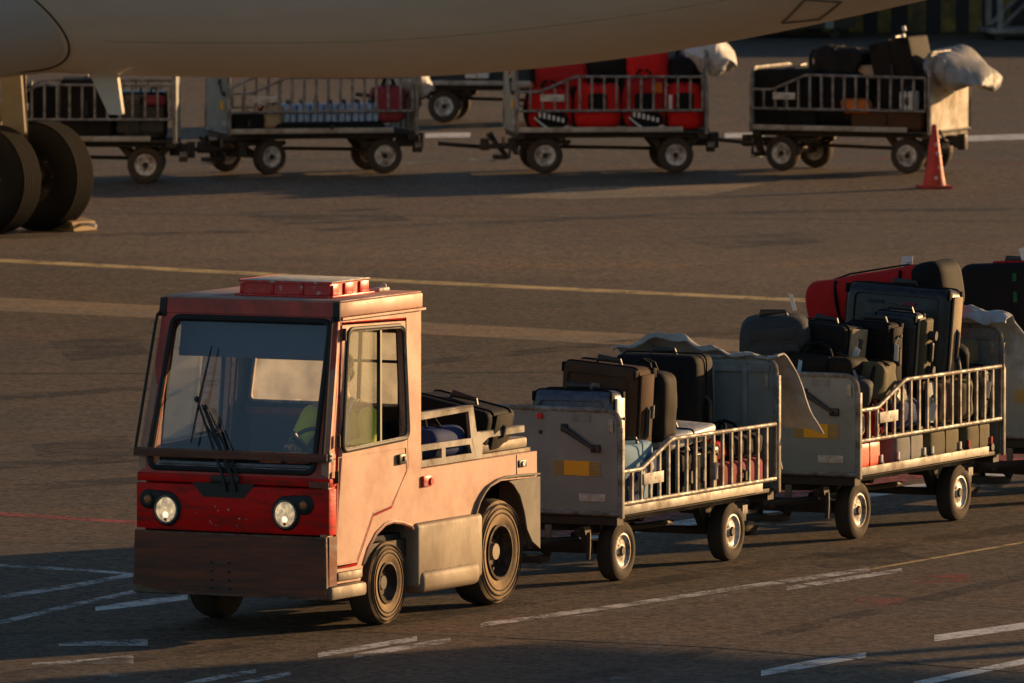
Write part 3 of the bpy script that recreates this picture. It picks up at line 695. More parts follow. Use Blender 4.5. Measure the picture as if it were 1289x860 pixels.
b = B().m('skin'); b.ball((.145, 0, .765), .018, (1, .8, 1.5)); b.ball((.055, .083, .775), .022, (.6, .4, 1.3)); b.ball((.055, -.083, .775), .022, (.6, .4, 1.3)); b.m('ink').ball((.132, .032, .795), .009); b.ball((.132, -.032, .795), .009); b.m('maroon' if False else 'bag_maroon').ball((.137, 0, .722), .016, (.5, 1.5, .4)); b.obj('face', P, 60)
b = B().m('hair'); b.ball((.035, 0, .835), .1, (1.05, .88, .8), 18); b.ball((-.01, 0, .77), .08, (.7, 1, 1.0), 16); b.obj('hair', P, 60)
vest = skin_mesh('vest', [(0, 0, .12), (-.02, 0, .27), (-.01, 0, .46), (.01, 0, .55), (0, .15, .54), (0, -.15, .54)], [(0, 1), (1, 2), (2, 3), (2, 4), (2, 5)], [(.165, .15), (.15, .14), (.172, .15), (.1, .09), .085, .085], 'vest', P)
b = B().m('reflective_tape')
for y in (.10, -.10): b.tube([(.135, y, .20), (.15, y, .36), (.13, y, .50), (.06, y, .60)], .018, 6)
b.obj('reflective_strip', vest)
skin_mesh('sleeve', [(0, .19, .54), (.13, .27, .30), (.33, .198, .272)], [(0, 1), (1, 2)], [.09, .072, .055], 'vest', P)
skin_mesh('sleeve', [(0, -.19, .54), (.13, -.27, .30), (.33, -.198, .272)], [(0, 1), (1, 2)], [.09, .072, .055], 'vest', P)
skin_mesh('trousers', [(0, 0, .10), (.06, .10, .07), (.44, .13, .09), (.50, .13, -.2), (.06, -.10, .07), (.44, -.13, .09), (.50, -.13, -.2)], [(0, 1), (1, 2), (2, 3), (0, 4), (4, 5), (5, 6)], [.155, .1, .075, .06, .1, .075, .06], 'navy_cloth', P)
b = B().m('black_rubber')
for s in (1, -1): b.soft((.46, s * .135 - .045, -.32), (.70, s * .135 + .045, -.23), .035)
b.obj('shoe', P)

# ------------------------------------------------------------------ baggage carts
def make_cart(label, L=2.64, wf=.885, wr=-.935, x0=-1.37, wy=.435, back_mat='panel_grey', steer=0.0, lift=0.0, bar=2.30):
    x1 = x0 + L
    t = thing('baggage_cart', label, 'baggage cart')
    b = B().m('dark_steel'); b.box((x0 + .03, -.63, .475), (x1 - .03, .63, .505), .004)
    for y in (-.45, 0, .45): b.box((x0 + .05, y - .03, .42), (x1 - .05, y + .03, .475))
    b.box((x1 - .12, -.62, .42), (x1 - .02, .62, .475)); b.box((x0 + .02, -.62, .42), (x0 + .12, .62, .475))
    b.tube([(wf - .1, .05, .30), (wr + .1, .05, .27)], .022, 8)
    b.obj('deck', t)
    for s in (1, -1):
        b = B().m('sill_white'); b.box((x0 + .30, s * .64, .495), (x1 - .035, s * .665, .555), .004); b.obj('side_sill', t)
    # front end panel
    def panel(x, zt, nm, ribs):
        pl = [(-.63, .50), (.63, .50)] + [p for p in round_poly([(-.63, .50), (.63, .50), (.63, zt), (-.63, zt)], .11, 6) if p[1] > .62]
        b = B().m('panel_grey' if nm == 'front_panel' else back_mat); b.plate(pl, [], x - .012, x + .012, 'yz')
        rim = [(x, p[0] * 1.016, p[1]) for p in pl]
        b.m('galvanised'); b.tube(rim, .02, 8, True)
        if ribs:
            b.m('panel_inner')
            for y in (-.42, -.14, .14, .40): b.box((x + .013, y - .02, .52), (x + .035, y + .02, zt - .04), .004)
            b.box((x + .013, -.6, zt - .10), (x + .03, .6, zt - .05)); b.box((x + .013, .13, .93), (x + .024, .60, .955))
        b.m('galvanised').box((x - .02, .645, .47), (x + .02, .67, zt - .12), .004); b.box((x - .02, -.67, .47), (x + .02, -.645, zt - .12), .004)
        return b
    b = panel(x1 - .02, 1.225, 'front_panel', False)
    b.m('sill_white').box((x1 - .006, .56, 1.07), (x1 + .006, .60, 1.17), .004); b.m('black_plastic').cyl((x1 - .01, .03, 1.06), (x1 - .005, .03, 1.06), .016, seg=10)
    b.m('panel_inner').box((x1 - .008, .28, 1.14), (x1 - .004, .42, 1.19))
    fp = b.obj('front_panel', t, 30)
    b = B().m('reflector_orange'); b.box((x1 - .006, .215, .765), (x1 - .001, .41, .868)); b.m('reflector_yellow')
    for k in range(6):
        for ya, yb in ((.135, .213), (.412, .495)): b.box((x1 - .006, ya, .767 + k * .0175), (x1 - .001, yb, .777 + k * .0175))
    b.obj('reflector', fp)
    b = B().m('white_label'); b.box((x1 - .006, .33, .585), (x1 - .001, .535, .64), .002); b.obj('label_plate', fp)
    b = B().m('red_plastic'); b.cyl((x1 - .01, .03, 1.175), (x1 + .012, .03, 1.175), .022, seg=14); b.obj('marker_button', fp)
    b = B().m('black_plastic'); b.tube([(x1 - .01, .215, 1.10), (x1 + .02, .215, 1.10), (x1 + .025, .46, .955), (x1 - .01, .46, .955)], .011, 8); b.box((x1 - .008, .19, 1.07), (x1 + .005, .245, 1.125), .004); b.box((x1 - .008, .43, .93), (x1 + .02, .50, .985), .006); b.obj('lever', fp)
    b = panel(x0 + .02, 1.435, 'rear_panel', True)
    b.m('sill_white').box((x0 + .034, .55, 1.22), (x0 + .044, .585, 1.38), .004); b.obj('rear_panel', t, 30)
    # side rails
    for s in (1, -1):
        y = s * .655; b = B().m('galvanised')
        k = L / 2.64
        xa, xf, xk, xr = x1 - .035, x1 - .33 * k, x1 - .84 * k, x0 + .07
        def top(x):
            if x > xf: return .797
            if x > xk: return .797 + (.975 - .797) * (xf - x) / (xf - xk)
            return .975 - .01 * (xk - x) / (xk - xr)
        b.tube([(xa, y, .797), (xf + .02, y, .797), (xf - .02, y, .803), (xk + .03, y, .968), (xk - .02, y, .975), (xr, y, .965)], .016, 8)
        b.tube([(xa, y, .572), (xr, y, .572)], .016, 8)
        b.tube([(xa, y, .572), (xa, y, .797)], .014, 8); b.tube([(xr, y, .572), (xr, y, .965)], .014, 8)
        n = int(round((xa - xr) / .15)); n = max(8, n)
        for i in range(1, n):
            x = xa + (xr - xa) * i / n; b.box((x - .013, y - .010, .572), (x + .013, y + .010, top(x)))
        rl = b.obj('side_rail', t, 40, (0, 0, lift))
        if s == 1:
            b = B().m('white_label'); b.box((x1 - .67 * k, y + .012, .685), (x1 - .345 * k, y + .018, .765), .002); b.m('panel_grey').box((x1 - .60 * k, y + .0185, .715), (x1 - .53 * k, y + .0195, .73)); b.obj('number_plate', rl)
    # rear axle with hitch
    b = B().m('dark_steel'); b.cyl((wr, -.40, .212), (wr, .40, .212), .03)
    for y in (-.33, .33):
        b.tube([(wr + .32, y, .43), (wr + .16, y, .33), (wr, y, .27), (wr - .16, y, .33), (wr - .30, y, .43)], .022, 6); b.plate([(wr + .36, .47), (wr + .24, .47), (wr + .10, .24), (wr + .16, .22)], [], y - .03, y + .03); b.plate([(wr - .36, .47), (wr - .20, .47), (wr - .10, .26), (wr - .16, .24)], [], y - .03, y + .03)
    b.box((x0 - .14, -.10, .30), (x0 + .1, .10, .44), .012); b.box((x0 - .2, -.05, .27), (x0 - .1, .05, .46), .01); b.tube([(x0 - .06, .12, .36), (x0 - .06, .36, .40), (x0 - .02, .42, .52)], .014, 8); b.box((x0 - .12, .22, .24), (x0 - .02, .34, .33), .01)
    b.m('galvanised').box((x0 - .11, .345, .3), (x0 - .03, .352, .36)); b.obj('rear_axle', t)
    # front axle, turntable and drawbar (origin on the kingpin)
    b = B().m('dark_steel'); b.cyl((0, -.40, .212), (0, .40, .212), .03); b.cyl((0, 0, .36), (0, 0, .41), .26, seg=24)
    for y in (-.30, .30):
        b.tube([(.30, y, .36), (.15, y, .27), (0, y, .235), (-.15, y, .27), (-.30, y, .36)], .022, 6); b.box((-.32, y - .03, .34), (.34, y + .03, .39), .006)
    b.plate([(.34, .41), (.44, .41), (.36, .22), (.30, .22)], [], .36, .40)
    b.tube([(.37, .40, .36), (.41, .42, .28), (.42, .42, .18)], .016, 8)
    b.box((-.05, -.32, .22), (.05, .32, .28)); b.tube([(.30, -.28, .31), (.75, -.05, .30), (bar - .9, 0, .32), (bar - .68, 0, .34)], .025, 8); b.tube([(.30, .28, .31), (.75, .05, .30)], .025, 8)
    b.tube([(.42, -.12, .20), (.52, -.06, .33), (.60, 0, .46)], .026, 6); b.tube([(.42, .12, .20), (.50, .04, .30), (.62, -.10, .44)], .026, 6); b.box((.40, -.17, .15), (.56, .12, .20), .01); b.box((.62, -.03, .26), (.72, .1, .4), .012)
    b.m('galvanised').box((.56, -.14, .13), (.60, .12, .142)); b.m('worn_metal').box((.44, .11, .30), (.48, .15, .42), .005)
    fa = b.obj('front_axle', t, 40, (wf, 0, 0), (0, 0, steer))
    for s in (1, -1):
        wheel(t, (wr, s * wy, .212), .212, .13, .122, s)
        c, sn = math.cos(steer), math.sin(steer)
        wheel(t, (wf - s * wy * sn, s * wy * c, .212), .212, .13, .122, s, rz=steer)
    return t
def put(t, fr):
    t.location = fr.w(0, 0); t.rotation_euler = (0, 0, fr.a); return t
GN = 'loaded baggage carts coupled behind the red tractor'
c1, c2, c3 = Frame((.7317, 81.756), HD), Frame((2.4997, 85.256), HD), Frame((4.27, 88.756), HD)
K1 = put(make_cart('grey baggage cart coupled directly behind the red tractor, rail fitted low on its deck'), c1); tag(K1, group=GN)
K2 = put(copy_tree(K1), c2); tag(K2, 'grey baggage cart with orange reflector, railing raised above red and grey bags')
K3 = put(copy_tree(K1), c3); tag(K3, 'grey baggage cart cut off by the frame edge, third behind the tractor')
for k in (K2, K3):
    for ch in k.children:
        if ch.name.startswith('side_rail'): ch.location.z = .175
GF = 'loaded baggage carts parked in a row beyond the aircraft'
def farframe(px, deg, wr=-.78, wy=.5):
    p = gp(*px); fr = Frame((0, 0), deg); q = fr.w(wr, wy); return Frame((p[0] - q[0], p[1] - q[1]), deg)
fA, fB, fC, fD = farframe((183, 231), 180), farframe((485, 219), 193), farframe((851, 218), 186), farframe((1141, 219), 157)
kw = dict(L=2.29, wf=.77, wr=-.78, x0=-1.145, lift=.175, bar=1.9)
KA = put(make_cart('dim baggage cart with dark load half hidden behind the aircraft wheels', **kw), fA)
KB = put(make_cart('baggage cart with pale blue cases behind its rail, front wheels steered', steer=R(24), **kw), fB)
KC = put(copy_tree(KA), fC); tag(KC, 'baggage cart heaped with bright red bags beneath the aircraft tail')
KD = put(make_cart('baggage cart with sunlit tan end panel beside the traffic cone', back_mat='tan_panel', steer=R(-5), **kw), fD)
for k in (KA, KB, KC, KD): tag(k, group=GF)
pE = gp(640, 155); fE = Frame((pE[0], pE[1] + .4), 172)
KE = put(copy_tree(KA), fE); tag(KE, 'distant low baggage cart seen between two loaded carts, farthest of all', group=GF)

# ------------------------------------------------------------------ luggage
MESSY = set()
def suitcase(name, label, cat, fr, pos, size, material, rz=0, tilt=(0, 0), rad=.04, soft=.0, trim='bag_black', ribs=0, handle='side', wheels=True, edge=None, tagm=None, tagpos=None, group=None, pocket=False):
    """size=(d along cart, w across, h); base centre at pos in cart coordinates"""
    d, w, h = size; q_ = random.Random(sum(map(ord, label)))
    if group in MESSY and pos[2] > .6: rz += q_.uniform(-9, 9); tilt = (tilt[0] + q_.uniform(-5, 5), tilt[1] + q_.uniform(-4, 4))
    t = thing(name, label, cat, fr.w(*pos), 0, group, rot=(R(tilt[0]), R(tilt[1]), fr.a + R(rz)))
    b = B().m(material)
    b.soft((-d / 2, -w / 2, 0), (d / 2, w / 2, h), rad, 3, soft, 5, .012 if not soft else .025, seed=pos[0] * 7 + pos[1])
    if ribs:
        for i in range(ribs):
            y = -w / 2 + w * (i + .5) / ribs; b.box((d / 2 + .004, y - w / ribs * .28, h * .1), (d / 2 + .016, y + w / ribs * .28, h * .9), .008)
    if pocket: b.soft((d / 2 - .02, -w * .38, h * .08), (d / 2 + .03, w * .38, h * .55), .02, 2); b.soft((d / 2 - .02, -w * .34, h * .6), (d / 2 + .025, w * .34, h * .88), .02, 2)
    b.obj('shell', t, 50)
    b = B().m(trim); g_ = .004 + soft
    ring = round_poly([(-w / 2 - g_, .0 - g_), (w / 2 + g_, -g_), (w / 2 + g_, h + g_), (-w / 2 - g_, h + g_)], rad + .01, 4)
    ring = [(q[0], max(q[1], .004)) for q in ring]
    if rad < .09:
      for x in ((0,) if not edge else (-d * .3, d * .3)): b.tube([(x, q[0], q[1]) for q in ring], .006, 6, True)
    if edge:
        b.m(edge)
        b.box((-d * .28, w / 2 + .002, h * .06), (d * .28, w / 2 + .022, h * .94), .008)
    if h > .3 and w > .3 and not ribs and not pocket and rad < .08:
        b.m(material); x = d / 2 + .012 + soft
        b.tube([(x, q[0], q[1]) for q in round_poly([(-w * .40, h * .08), (w * .40, h * .08), (w * .40, h * .92), (-w * .40, h * .92)], .05, 3)], .006, 6, True)
        b.m('galvanised').box((x, -w * .06, h * .80), (x + .006, w * .06, h * .84), .002)
        b.m(trim)
        for yy in (-w * .5 - .004, w * .5 - .014):
            for zz in (.01, h - .08): b.box((-d * .47, yy, zz), (-d * .30, yy + .018, zz + .07), .008); b.box((d * .30, yy, zz), (d * .47, yy + .018, zz + .07), .008)
    b.obj('zip', t)
    b = B().m('black_plastic'); hz = h + .03
    b.tube([(0, -.10, h - .005), (0, -.09, hz), (0, .09, hz), (0, .10, h - .005)], .013, 8)
    if handle == 'side':
        b.obj('handle', t); b = B().m('black_plastic'); y = w / 2 + g_; b.tube([(0, y - .005, h * .36), (0, y + .03, h * .40), (0, y + .03, h * .62), (0, y - .005, h * .66)], .016, 8)
    b.obj('side_handle' if handle == 'side' else 'handle', t)
    if wheels:
        for x in (-d * .32, d * .32):
            for y in (-w * .36, w * .36):
                b = B().m('black_rubber'); b.cyl((x, y - .014, .0), (x, y + .014, .0), .026, seg=14); b.obj('wheel', t)
    if group in MESSY and h > .25 and q_.random() < .5:
        b = B().m('paper' if q_.random() < .7 else 'paper_blue'); y = w / 2 + g_ + .03; z = h * q_.uniform(.45, .8); k = q_.uniform(-.03, .03)
        b.plate([(y - .03, z - .13), (y + .02, z - .14), (y + .03 + k, z - .02), (y - .015 + k, z)], [], d * .2, d * .2 + .003, 'yz'); b.tube([(d * .2, y + k, z - .01), (d * .1, y, z + .03), (0, y - .01, z + .04)], .003, 5)
        b.m('galvanised').ball((-.02, y, z + .04), .012); b.obj('luggage_tag', t)
    if tagm:
        x, y, z = tagpos; b = B().m(tagm); b.plate([(y - .045, z), (y + .045, z), (y + .05, z + .11), (y - .04, z + .12)], [], x, x + .004, 'yz'); b.m('ink')
        for k in range(7): b.box((x + .0045, y - .03, z + .03 + k * .009), (x + .0052, y + .03, z + .034 + k * .009))
        b.tube([(x, y, z + .11), (x - .02, y + .01, z + .18), (x - .04, y, z + .2)], .004, 5); b.obj('luggage_tag', t)
    return t
def duffel(name, label, cat, fr, pos, size, material, rz=0, tilt=(0, 0), amp=.03, trim='bag_black', strap=True, group=None, seed=1.0, band=None):
    d, w, h = size
    t = thing(name, label, cat, fr.w(*pos), 0, group, rot=(R(tilt[0]), R(tilt[1]), fr.a + R(rz)))
    b = B().m(material); b.soft((-d / 2, -w / 2, 0), (d / 2, w / 2, h), min(d, h) * .28, 4, amp, 5, .03, seed=seed); b.obj('body', t, 70)
    b = B().m(trim); b.tube([(0, -w * .42, h * .93), (0, -w * .2, h + .015), (0, w * .2, h + .015), (0, w * .42, h * .93)], .008, 6)
    if strap:
        for x in (-d * .22, d * .22):
            b.tube([(x, -w * .22, h * .9), (x * .6, -w * .14, h + .06), (x * .3, 0, h + .085), (x * .6, w * .14, h + .06), (x, w * .22, h * .9)], .012, 6)
    for y in (-w * .24, w * .24):
        b.tube([(d / 2 + .03 - .07 * abs(q) ** 2, y, h / 2 + q * h * .5) for q in (-.85, -.4, 0, .4, .85)], .012, 6, flat=2)
    b.obj('strap', t)
    if band:
        b = B().m(band); b.soft((-d / 2 - .02, -w * .12, h * .1), (d / 2 + .045, w * .12, h * .86), .03, 3); b.obj('panel', t)
    return t
S, D = suitcase, duffel
MESSY = {'bags loaded on the cart next to the tractor', 'bags heaped on the second cart', 'bags on the third cart'}
G1 = 'bags loaded on the cart next to the tractor'
# cart 1 (positions in its own frame)
S('suitcase', 'shiny slate blue hard suitcase standing behind the front panel of the first cart', 'suitcase', c1, (.92, .16, .51), (.24, .62, .83), 'bag_navy', rad=.06, edge='bag_silver', group=G1)
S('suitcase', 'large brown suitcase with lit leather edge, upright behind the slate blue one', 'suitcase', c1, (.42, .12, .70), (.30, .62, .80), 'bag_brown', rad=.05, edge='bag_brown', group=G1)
S('luggage_crate', 'dark crate lying under the brown suitcase on the first cart', 'crate', c1, (.40, .0, .51), (.45, .9, .17), 'bag_black', wheels=False, group=G1)
D('holdall', 'soft brown black holdall with white barcode tag beside the brown suitcase', 'bag', c1, (.20, .33, .93), (.28, .42, .50), 'bag_brownblack', amp=.02, group=G1, seed=3)
S('suitcase', 'biggest black suitcase with ring handle leaning on the rear panel of the first cart', 'suitcase', c1, (-.85, -.02, .60), (.34, .66, .88), 'bag_black', rad=.06, soft=.006, pocket=True, group=G1)
S('instrument_case', 'silver flat hard case lying on top near the rail kink', 'case', c1, (-.15, .32, .90), (.75, .46, .11), 'bag_silver', rad=.03, wheels=False, trim='bag_black', group=G1)
S('suitcase', 'black suitcase lying flat beneath the silver case', 'suitcase', c1, (-.15, .25, .72), (.8, .6, .17), 'bag_hardblack', wheels=False, group=G1)
D('holdall', 'low black holdall lying before the ribbed rear panel', 'bag', c1, (-.95, .40, .74), (.55, .40, .18), 'bag_black', amp=.015, group=G1, seed=8)
S('shopping_bag', 'light blue carrier bag with dark blue band behind the low front rail', 'bag', c1, (.80, .46, .51), (.50, .24, .46), 'bag_lightblue', rad=.04, soft=.018, trim='bag_lightblue', wheels=False, handle='top', group=G1)
MB_ = Matrix.Translation((0, .150, .23)) @ Matrix.Rotation(R(27), 4, 'Y')
b = B().m('bag_darkblue'); b.box((-.27, -.006, -.07), (.27, .006, .07), .004, M=MB_); b.box((.10, -.016, -.225), (.25, -.002, .0), .004, M=Matrix.Translation((0, .155, .23)))
b.m('bag_white')
for k in (-.16, -.02, .12): b.box((k, .0065, -.03), (k + .06, .009, .035), M=MB_)
b.obj('band', bpy.data.objects['shopping_bag'])
for i, (x, m_) in enumerate(((.12, 'bag_black'), (-.09, 'bag_hardblack'), (-.30, 'bag_black'))):
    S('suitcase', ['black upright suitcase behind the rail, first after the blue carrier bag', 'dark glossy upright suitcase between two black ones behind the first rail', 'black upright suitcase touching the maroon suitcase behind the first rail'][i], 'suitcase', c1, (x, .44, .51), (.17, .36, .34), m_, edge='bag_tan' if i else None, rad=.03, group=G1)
S('suitcase', 'maroon suitcase lying behind the bars near the rear of the first cart', 'suitcase', c1, (-.82, .50, .51), (.80, .22, .23), 'bag_maroon', rad=.04, group=G1)
D('rucksack', 'small red rucksack on top of the maroon suitcase', 'rucksack', c1, (-.62, .46, .75), (.22, .2, .14), 'bag_red', amp=.015, group=G1, seed=11)
# tag for the brown holdall
b = B().m('paper'); b.plate([(.02, .20), (.17, .185), (.175, .275), (.0, .285)], [], .20, .204, 'yz'); b.m('ink')
for k in range(8): b.box((.2045, .05 + k * .013, .205), (.2052, .056 + k * .013, .265))
b.m('paper_blue').plate([(.06, .14), (.11, .14), (.11, .19), (.06, .19)], [], .203, .207, 'yz'); b.obj('luggage_tag', bpy.data.objects['holdall'])
# tractor deck load
GD = 'bags carried on the tractor deck'
S('suitcase', 'black suitcase slanting on the tractor deck against the cab', 'suitcase', TF, (-.86, .34, 1.12), (.52, .60, .28), 'bag_black', rz=4, tilt=(-12, 0), rad=.05, pocket=False, edge='bag_brownblack', group=GD)
D('holdall', 'crumpled blue holdall lying under the black suitcase on the tractor deck', 'bag', TF, (-.20, .40, 1.06), (.5, .46, .20), 'bag_darkblue', amp=.02, group=GD, seed=2)
D('pouch', 'small grey pouch wedged between cab and black suitcase', 'pouch', TF, (.22, .50, 1.30), (.14, .13, .17), 'bag_charcoal', amp=.01, strap=False, group=GD, seed=9)
# cart 2
G2 = 'bags heaped on the second cart'
S('rucksack', 'slate grey rucksack with paper strip tag on top of the second cart load', 'rucksack', c2, (.74, -.24, 1.24), (.34, .50, .38), 'bag_charcoal', rz=14, tilt=(7, 6), rad=.10, soft=.02, pocket=True, wheels=False, trim='bag_charcoal', group=G2)
b = B().m('paper'); b.plate([(.14, .40), (.17, .40), (.15, .52), (.12, .53)], [], -.05, -.046, 'yz'); b.obj('luggage_tag', bpy.data.objects['rucksack.001'])
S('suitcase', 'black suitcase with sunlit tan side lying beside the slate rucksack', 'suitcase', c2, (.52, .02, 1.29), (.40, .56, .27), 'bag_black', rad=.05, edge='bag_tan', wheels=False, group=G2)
D('holdall', 'brown black holdall drooping over the front panel of the second cart', 'bag', c2, (.80, .12, 1.16), (.34, .68, .19), 'bag_brownblack', amp=.02, rz=-4, tilt=(-4, 0), group=G2, seed=6)
b = B().m('paper_blue'); b.plate([(-.10, .0), (-.05, .03), (-.04, .14), (-.07, .15), (-.08, .07)], [], .19, .194, 'yz'); b.obj('luggage_tag', [o for o in bpy.data.objects if o.get('label', '').startswith('brown black holdall drooping')][0])
D('jacket', 'crumpled olive jacket hanging between holdall and railing', 'jacket', c2, (.62, .50, 1.02), (.36, .26, .26), 'bag_olive', amp=.10, strap=False, group=G2, seed=13)
S('suitcase', 'black wheeled suitcase on its end in the middle of the second cart', 'suitcase', c2, (.22, .30, 1.06), (.24, .36, .50), 'bag_black', rad=.04, edge='bag_brownblack', group=G2)
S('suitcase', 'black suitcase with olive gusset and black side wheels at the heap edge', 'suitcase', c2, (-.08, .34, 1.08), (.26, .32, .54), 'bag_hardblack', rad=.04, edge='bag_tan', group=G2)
b = B().m('bag_olive'); b.soft((-.125, .175, .04), (.06, .23, .50), .02); b.m('black_rubber')
for z in (.12, .38): b.cyl((-.03, .235, z), (-.03, .285, z), .035, seg=14)
b.soft((-.05, .235, .18), (.0, .27, .33), .015); b.obj('gusset', [o for o in bpy.data.objects if o.get('label', '').startswith('black suitcase with olive gusset')][0])
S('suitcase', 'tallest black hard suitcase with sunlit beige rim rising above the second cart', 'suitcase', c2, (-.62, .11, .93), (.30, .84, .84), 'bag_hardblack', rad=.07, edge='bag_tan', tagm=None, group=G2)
b = B().m('bag_charcoal'); b.box((.165, -.22, .70), (.170, -.10, .725), M=None); b.m('bag_maroon').box((.165, .06, .70), (.170, .16, .72)); b.obj('sticker', [o for o in bpy.data.objects if o.get('label', '').startswith('tallest black hard')][0])
D('holdall', 'red and black holdall slanting across the top behind the tallest suitcase', 'bag', c2, (-1.0, -.16, 1.49), (.40, 1.12, .36), 'bag_red', tilt=(10, 0), amp=.024, strap=False, group=G2, seed=7)
hb = [o for o in bpy.data.objects if o.get('label', '').startswith('red and black holdall')][0]
b = B().m('bag_black'); b.soft((-.25, .34, -.02), (.25, .61, .375), .10, 4, .014); b.obj('end_panel', hb)
b = B().m('paper'); b.plate([(.16, .25), (.25, .24), (.31, .43), (.22, .44)], [], .0, .004, 'yz'); b.m('ink')
for k in range(9): b.box((.0045, .20 + k * .006, .30 + k * .011), (.0052, .25 + k * .006, .304 + k * .011))
b.obj('luggage_tag', hb)
low = [('suitcase', 'bright orange red hard suitcase lying lowest at the front of the second cart', (1.0, .44, .51), (.44, .36, .24), 'bag_orangered'),
       ('suitcase', 'light grey suitcase lying beside the orange red one under the raised rail', (.27, .44, .51), (.52, .36, .24), 'bag_greysoft'),
       ('suitcase', 'olive suitcase lying between the light grey case and the red trimmed one', (-.36, .44, .51), (.56, .36, .24), 'bag_olive'),
       ('suitcase', 'olive suitcase with red corners lying at the rear under the raised rail', (-.98, .44, .51), (.46, .36, .24), 'bag_olive')]
for i, (n, l, p, sz, m_) in enumerate(low):
    o = S(n, l, 'suitcase', c2, p, sz, m_, rad=.045, wheels=False, handle='top', group=G2)
    d = sz[0]
    for x in (-d * .49, d * .41):
        b = B().m('bag_white' if i < 3 else 'bag_redcloth'); b.box((x, .182, .02), (x + .035, .198, .11), .006); b.m('black_rubber').cyl((x + .017, .17, .03), (x + .017, .205, .03), .028, seg=12); b.obj('corner_guard', o)
mid = [('holdall', 'silver patterned pouch wedged behind the low front rail of the second cart', 'bag_silver', (1.06, .47, .76), (.2, .24, .2)), ('suitcase', 'dark red upright case behind the number plate of the second cart', 'bag_redcloth', (.80, .46, .76), (.26, .3, .2)),
       ('holdall', 'navy and white sports bag directly behind the rail kink of the second cart', 'bag_darkblue', (.28, .45, .77), (.40, .32, .25)), ('suitcase', 'black upright suitcase behind the middle bars of the second cart', 'bag_black', (-.13, .44, .76), (.26, .34, .34)),
       ('rucksack', 'brown rucksack pressed against the bars after the black upright case', 'bag_brown', (-.44, .45, .76), (.26, .32, .34)), ('holdall', 'olive holdall behind the rearmost bars of the second cart', 'bag_olive', (-.80, .44, .76), (.34, .34, .34)), ('suitcase', 'black suitcase standing by the rear panel of the second cart', 'bag_hardblack', (-1.13, .40, .76), (.22, .40, .40)),
       ('suitcase', 'black suitcase buried at the centre of the second cart load', 'bag_black', (.45, -.1, .76), (.9, .7, .40))]
for i, (n, l, m_, p, sz) in enumerate(mid):
    if n == 'suitcase': S(n, l, 'suitcase', c2, p, sz, m_, rad=.035, group=G2, edge='bag_white' if i == 3 else None)
    else: D(n, l, {'holdall': 'bag', 'rucksack': 'rucksack'}[n], c2, p, sz, m_, amp=.03, group=G2, seed=20 + i, band='bag_white' if i == 2 else None)
S('suitcase', 'black case filling the bottom of the second cart on the far side', 'suitcase', c2, (.0, -.22, .51), (2.2, .6, .25), 'bag_black', wheels=False, group=G2)
S('suitcase', 'black case stacked in the second cart behind the wheeled suitcases', 'suitcase', c2, (-.2, -.15, .76), (1.0, .7, .36), 'bag_black', wheels=False, group=G2)
for n, l, m_, p, sz, r_ in (('holdall', 'black soft bag with grey straps sagging over the low front rail', 'bag_charcoal', (.86, .44, .98), (.40, .26, .20), 20), ('bag', 'shiny black soft bag squeezed under the wheeled suitcases', 'bag_hardblack', (.40, .50, .92), (.34, .2, .20), -12),
                          ('rucksack', 'black rucksack with loose straps beside the tallest suitcase', 'bag_black', (-.86, .46, 1.08), (.36, .26, .24), 25), ('bag', 'olive crumpled bag before the rear panel of the second cart', 'bag_olive', (-1.12, .36, 1.12), (.26, .34, .22), -20)):
    D(n, l, {'holdall': 'bag'}.get(n, n), c2, p, sz, m_, rz=r_, tilt=(8, 6), amp=.045, group=G2, seed=len(l), trim='bag_greysoft')
# cart 3
G3 = 'bags on the third cart'
S('suitcase', 'black suitcase with green strap and red top at the right frame edge', 'suitcase', c3, (.75, -.05, 1.10), (.40, .86, .70), 'bag_black', rad=.09, group=G3)
k3 = [o for o in bpy.data.objects if o.get('label', '').startswith('black suitcase with green strap')][0]
b = B().m('bag_green'); b.box((.2, .06, .56), (.228, .09, .62)); b.box((.2, .06, .40), (.222, .09, .48)); b.m('bag_redcloth').box((-.1, -.16, .70), (.1, .3, .715), .004); b.m('paper')
for k in range(5): b.box((-.02 + .02 * k, .16 + .02 * k, .68 - .01 * k), (-.01 + .02 * k, .24 + .03 * k, .76 + .01 * (k % 3)), M=Matrix.Rotation(R(6 * k - 10), 4, 'X'))
b.obj('strap', k3)
S('suitcase', 'dark case lying beneath the green strapped suitcase', 'suitcase', c3, (.5, -.02, .51), (1.1, .9, .58), 'bag_hardblack', wheels=False, group=G3)
S('suitcase', 'dark suitcase behind the green strapped one, mostly out of the frame', 'suitcase', c3, (-.5, .1, .51), (.7, .8, .75), 'bag_brownblack', wheels=False, group=G3)

# far carts
GX = 'bags on the far carts'
# A: dark load
for i, (x, w, h, m_, l) in enumerate(((.55, .8, .62, 'bag_black', 'black suitcase nearest the aircraft wheels on the dim cart'), (-.1, .8, .70, 'bag_brownblack', 'brown black suitcase in the middle of the dim cart'), (-.72, .6, .55, 'bag_hardblack', 'dark glossy suitcase at the rear of the dim cart'))):
    S('suitcase', l, 'suitcase', fA, (x, .15, .51), (.6, w, h), m_, wheels=False, group=GX)
D('holdall', 'small dark red bag seen through the dim cart rail', 'bag', fA, (-.88, .5, .90), (.22, .16, .12), 'bag_maroon', group=GX, seed=31)
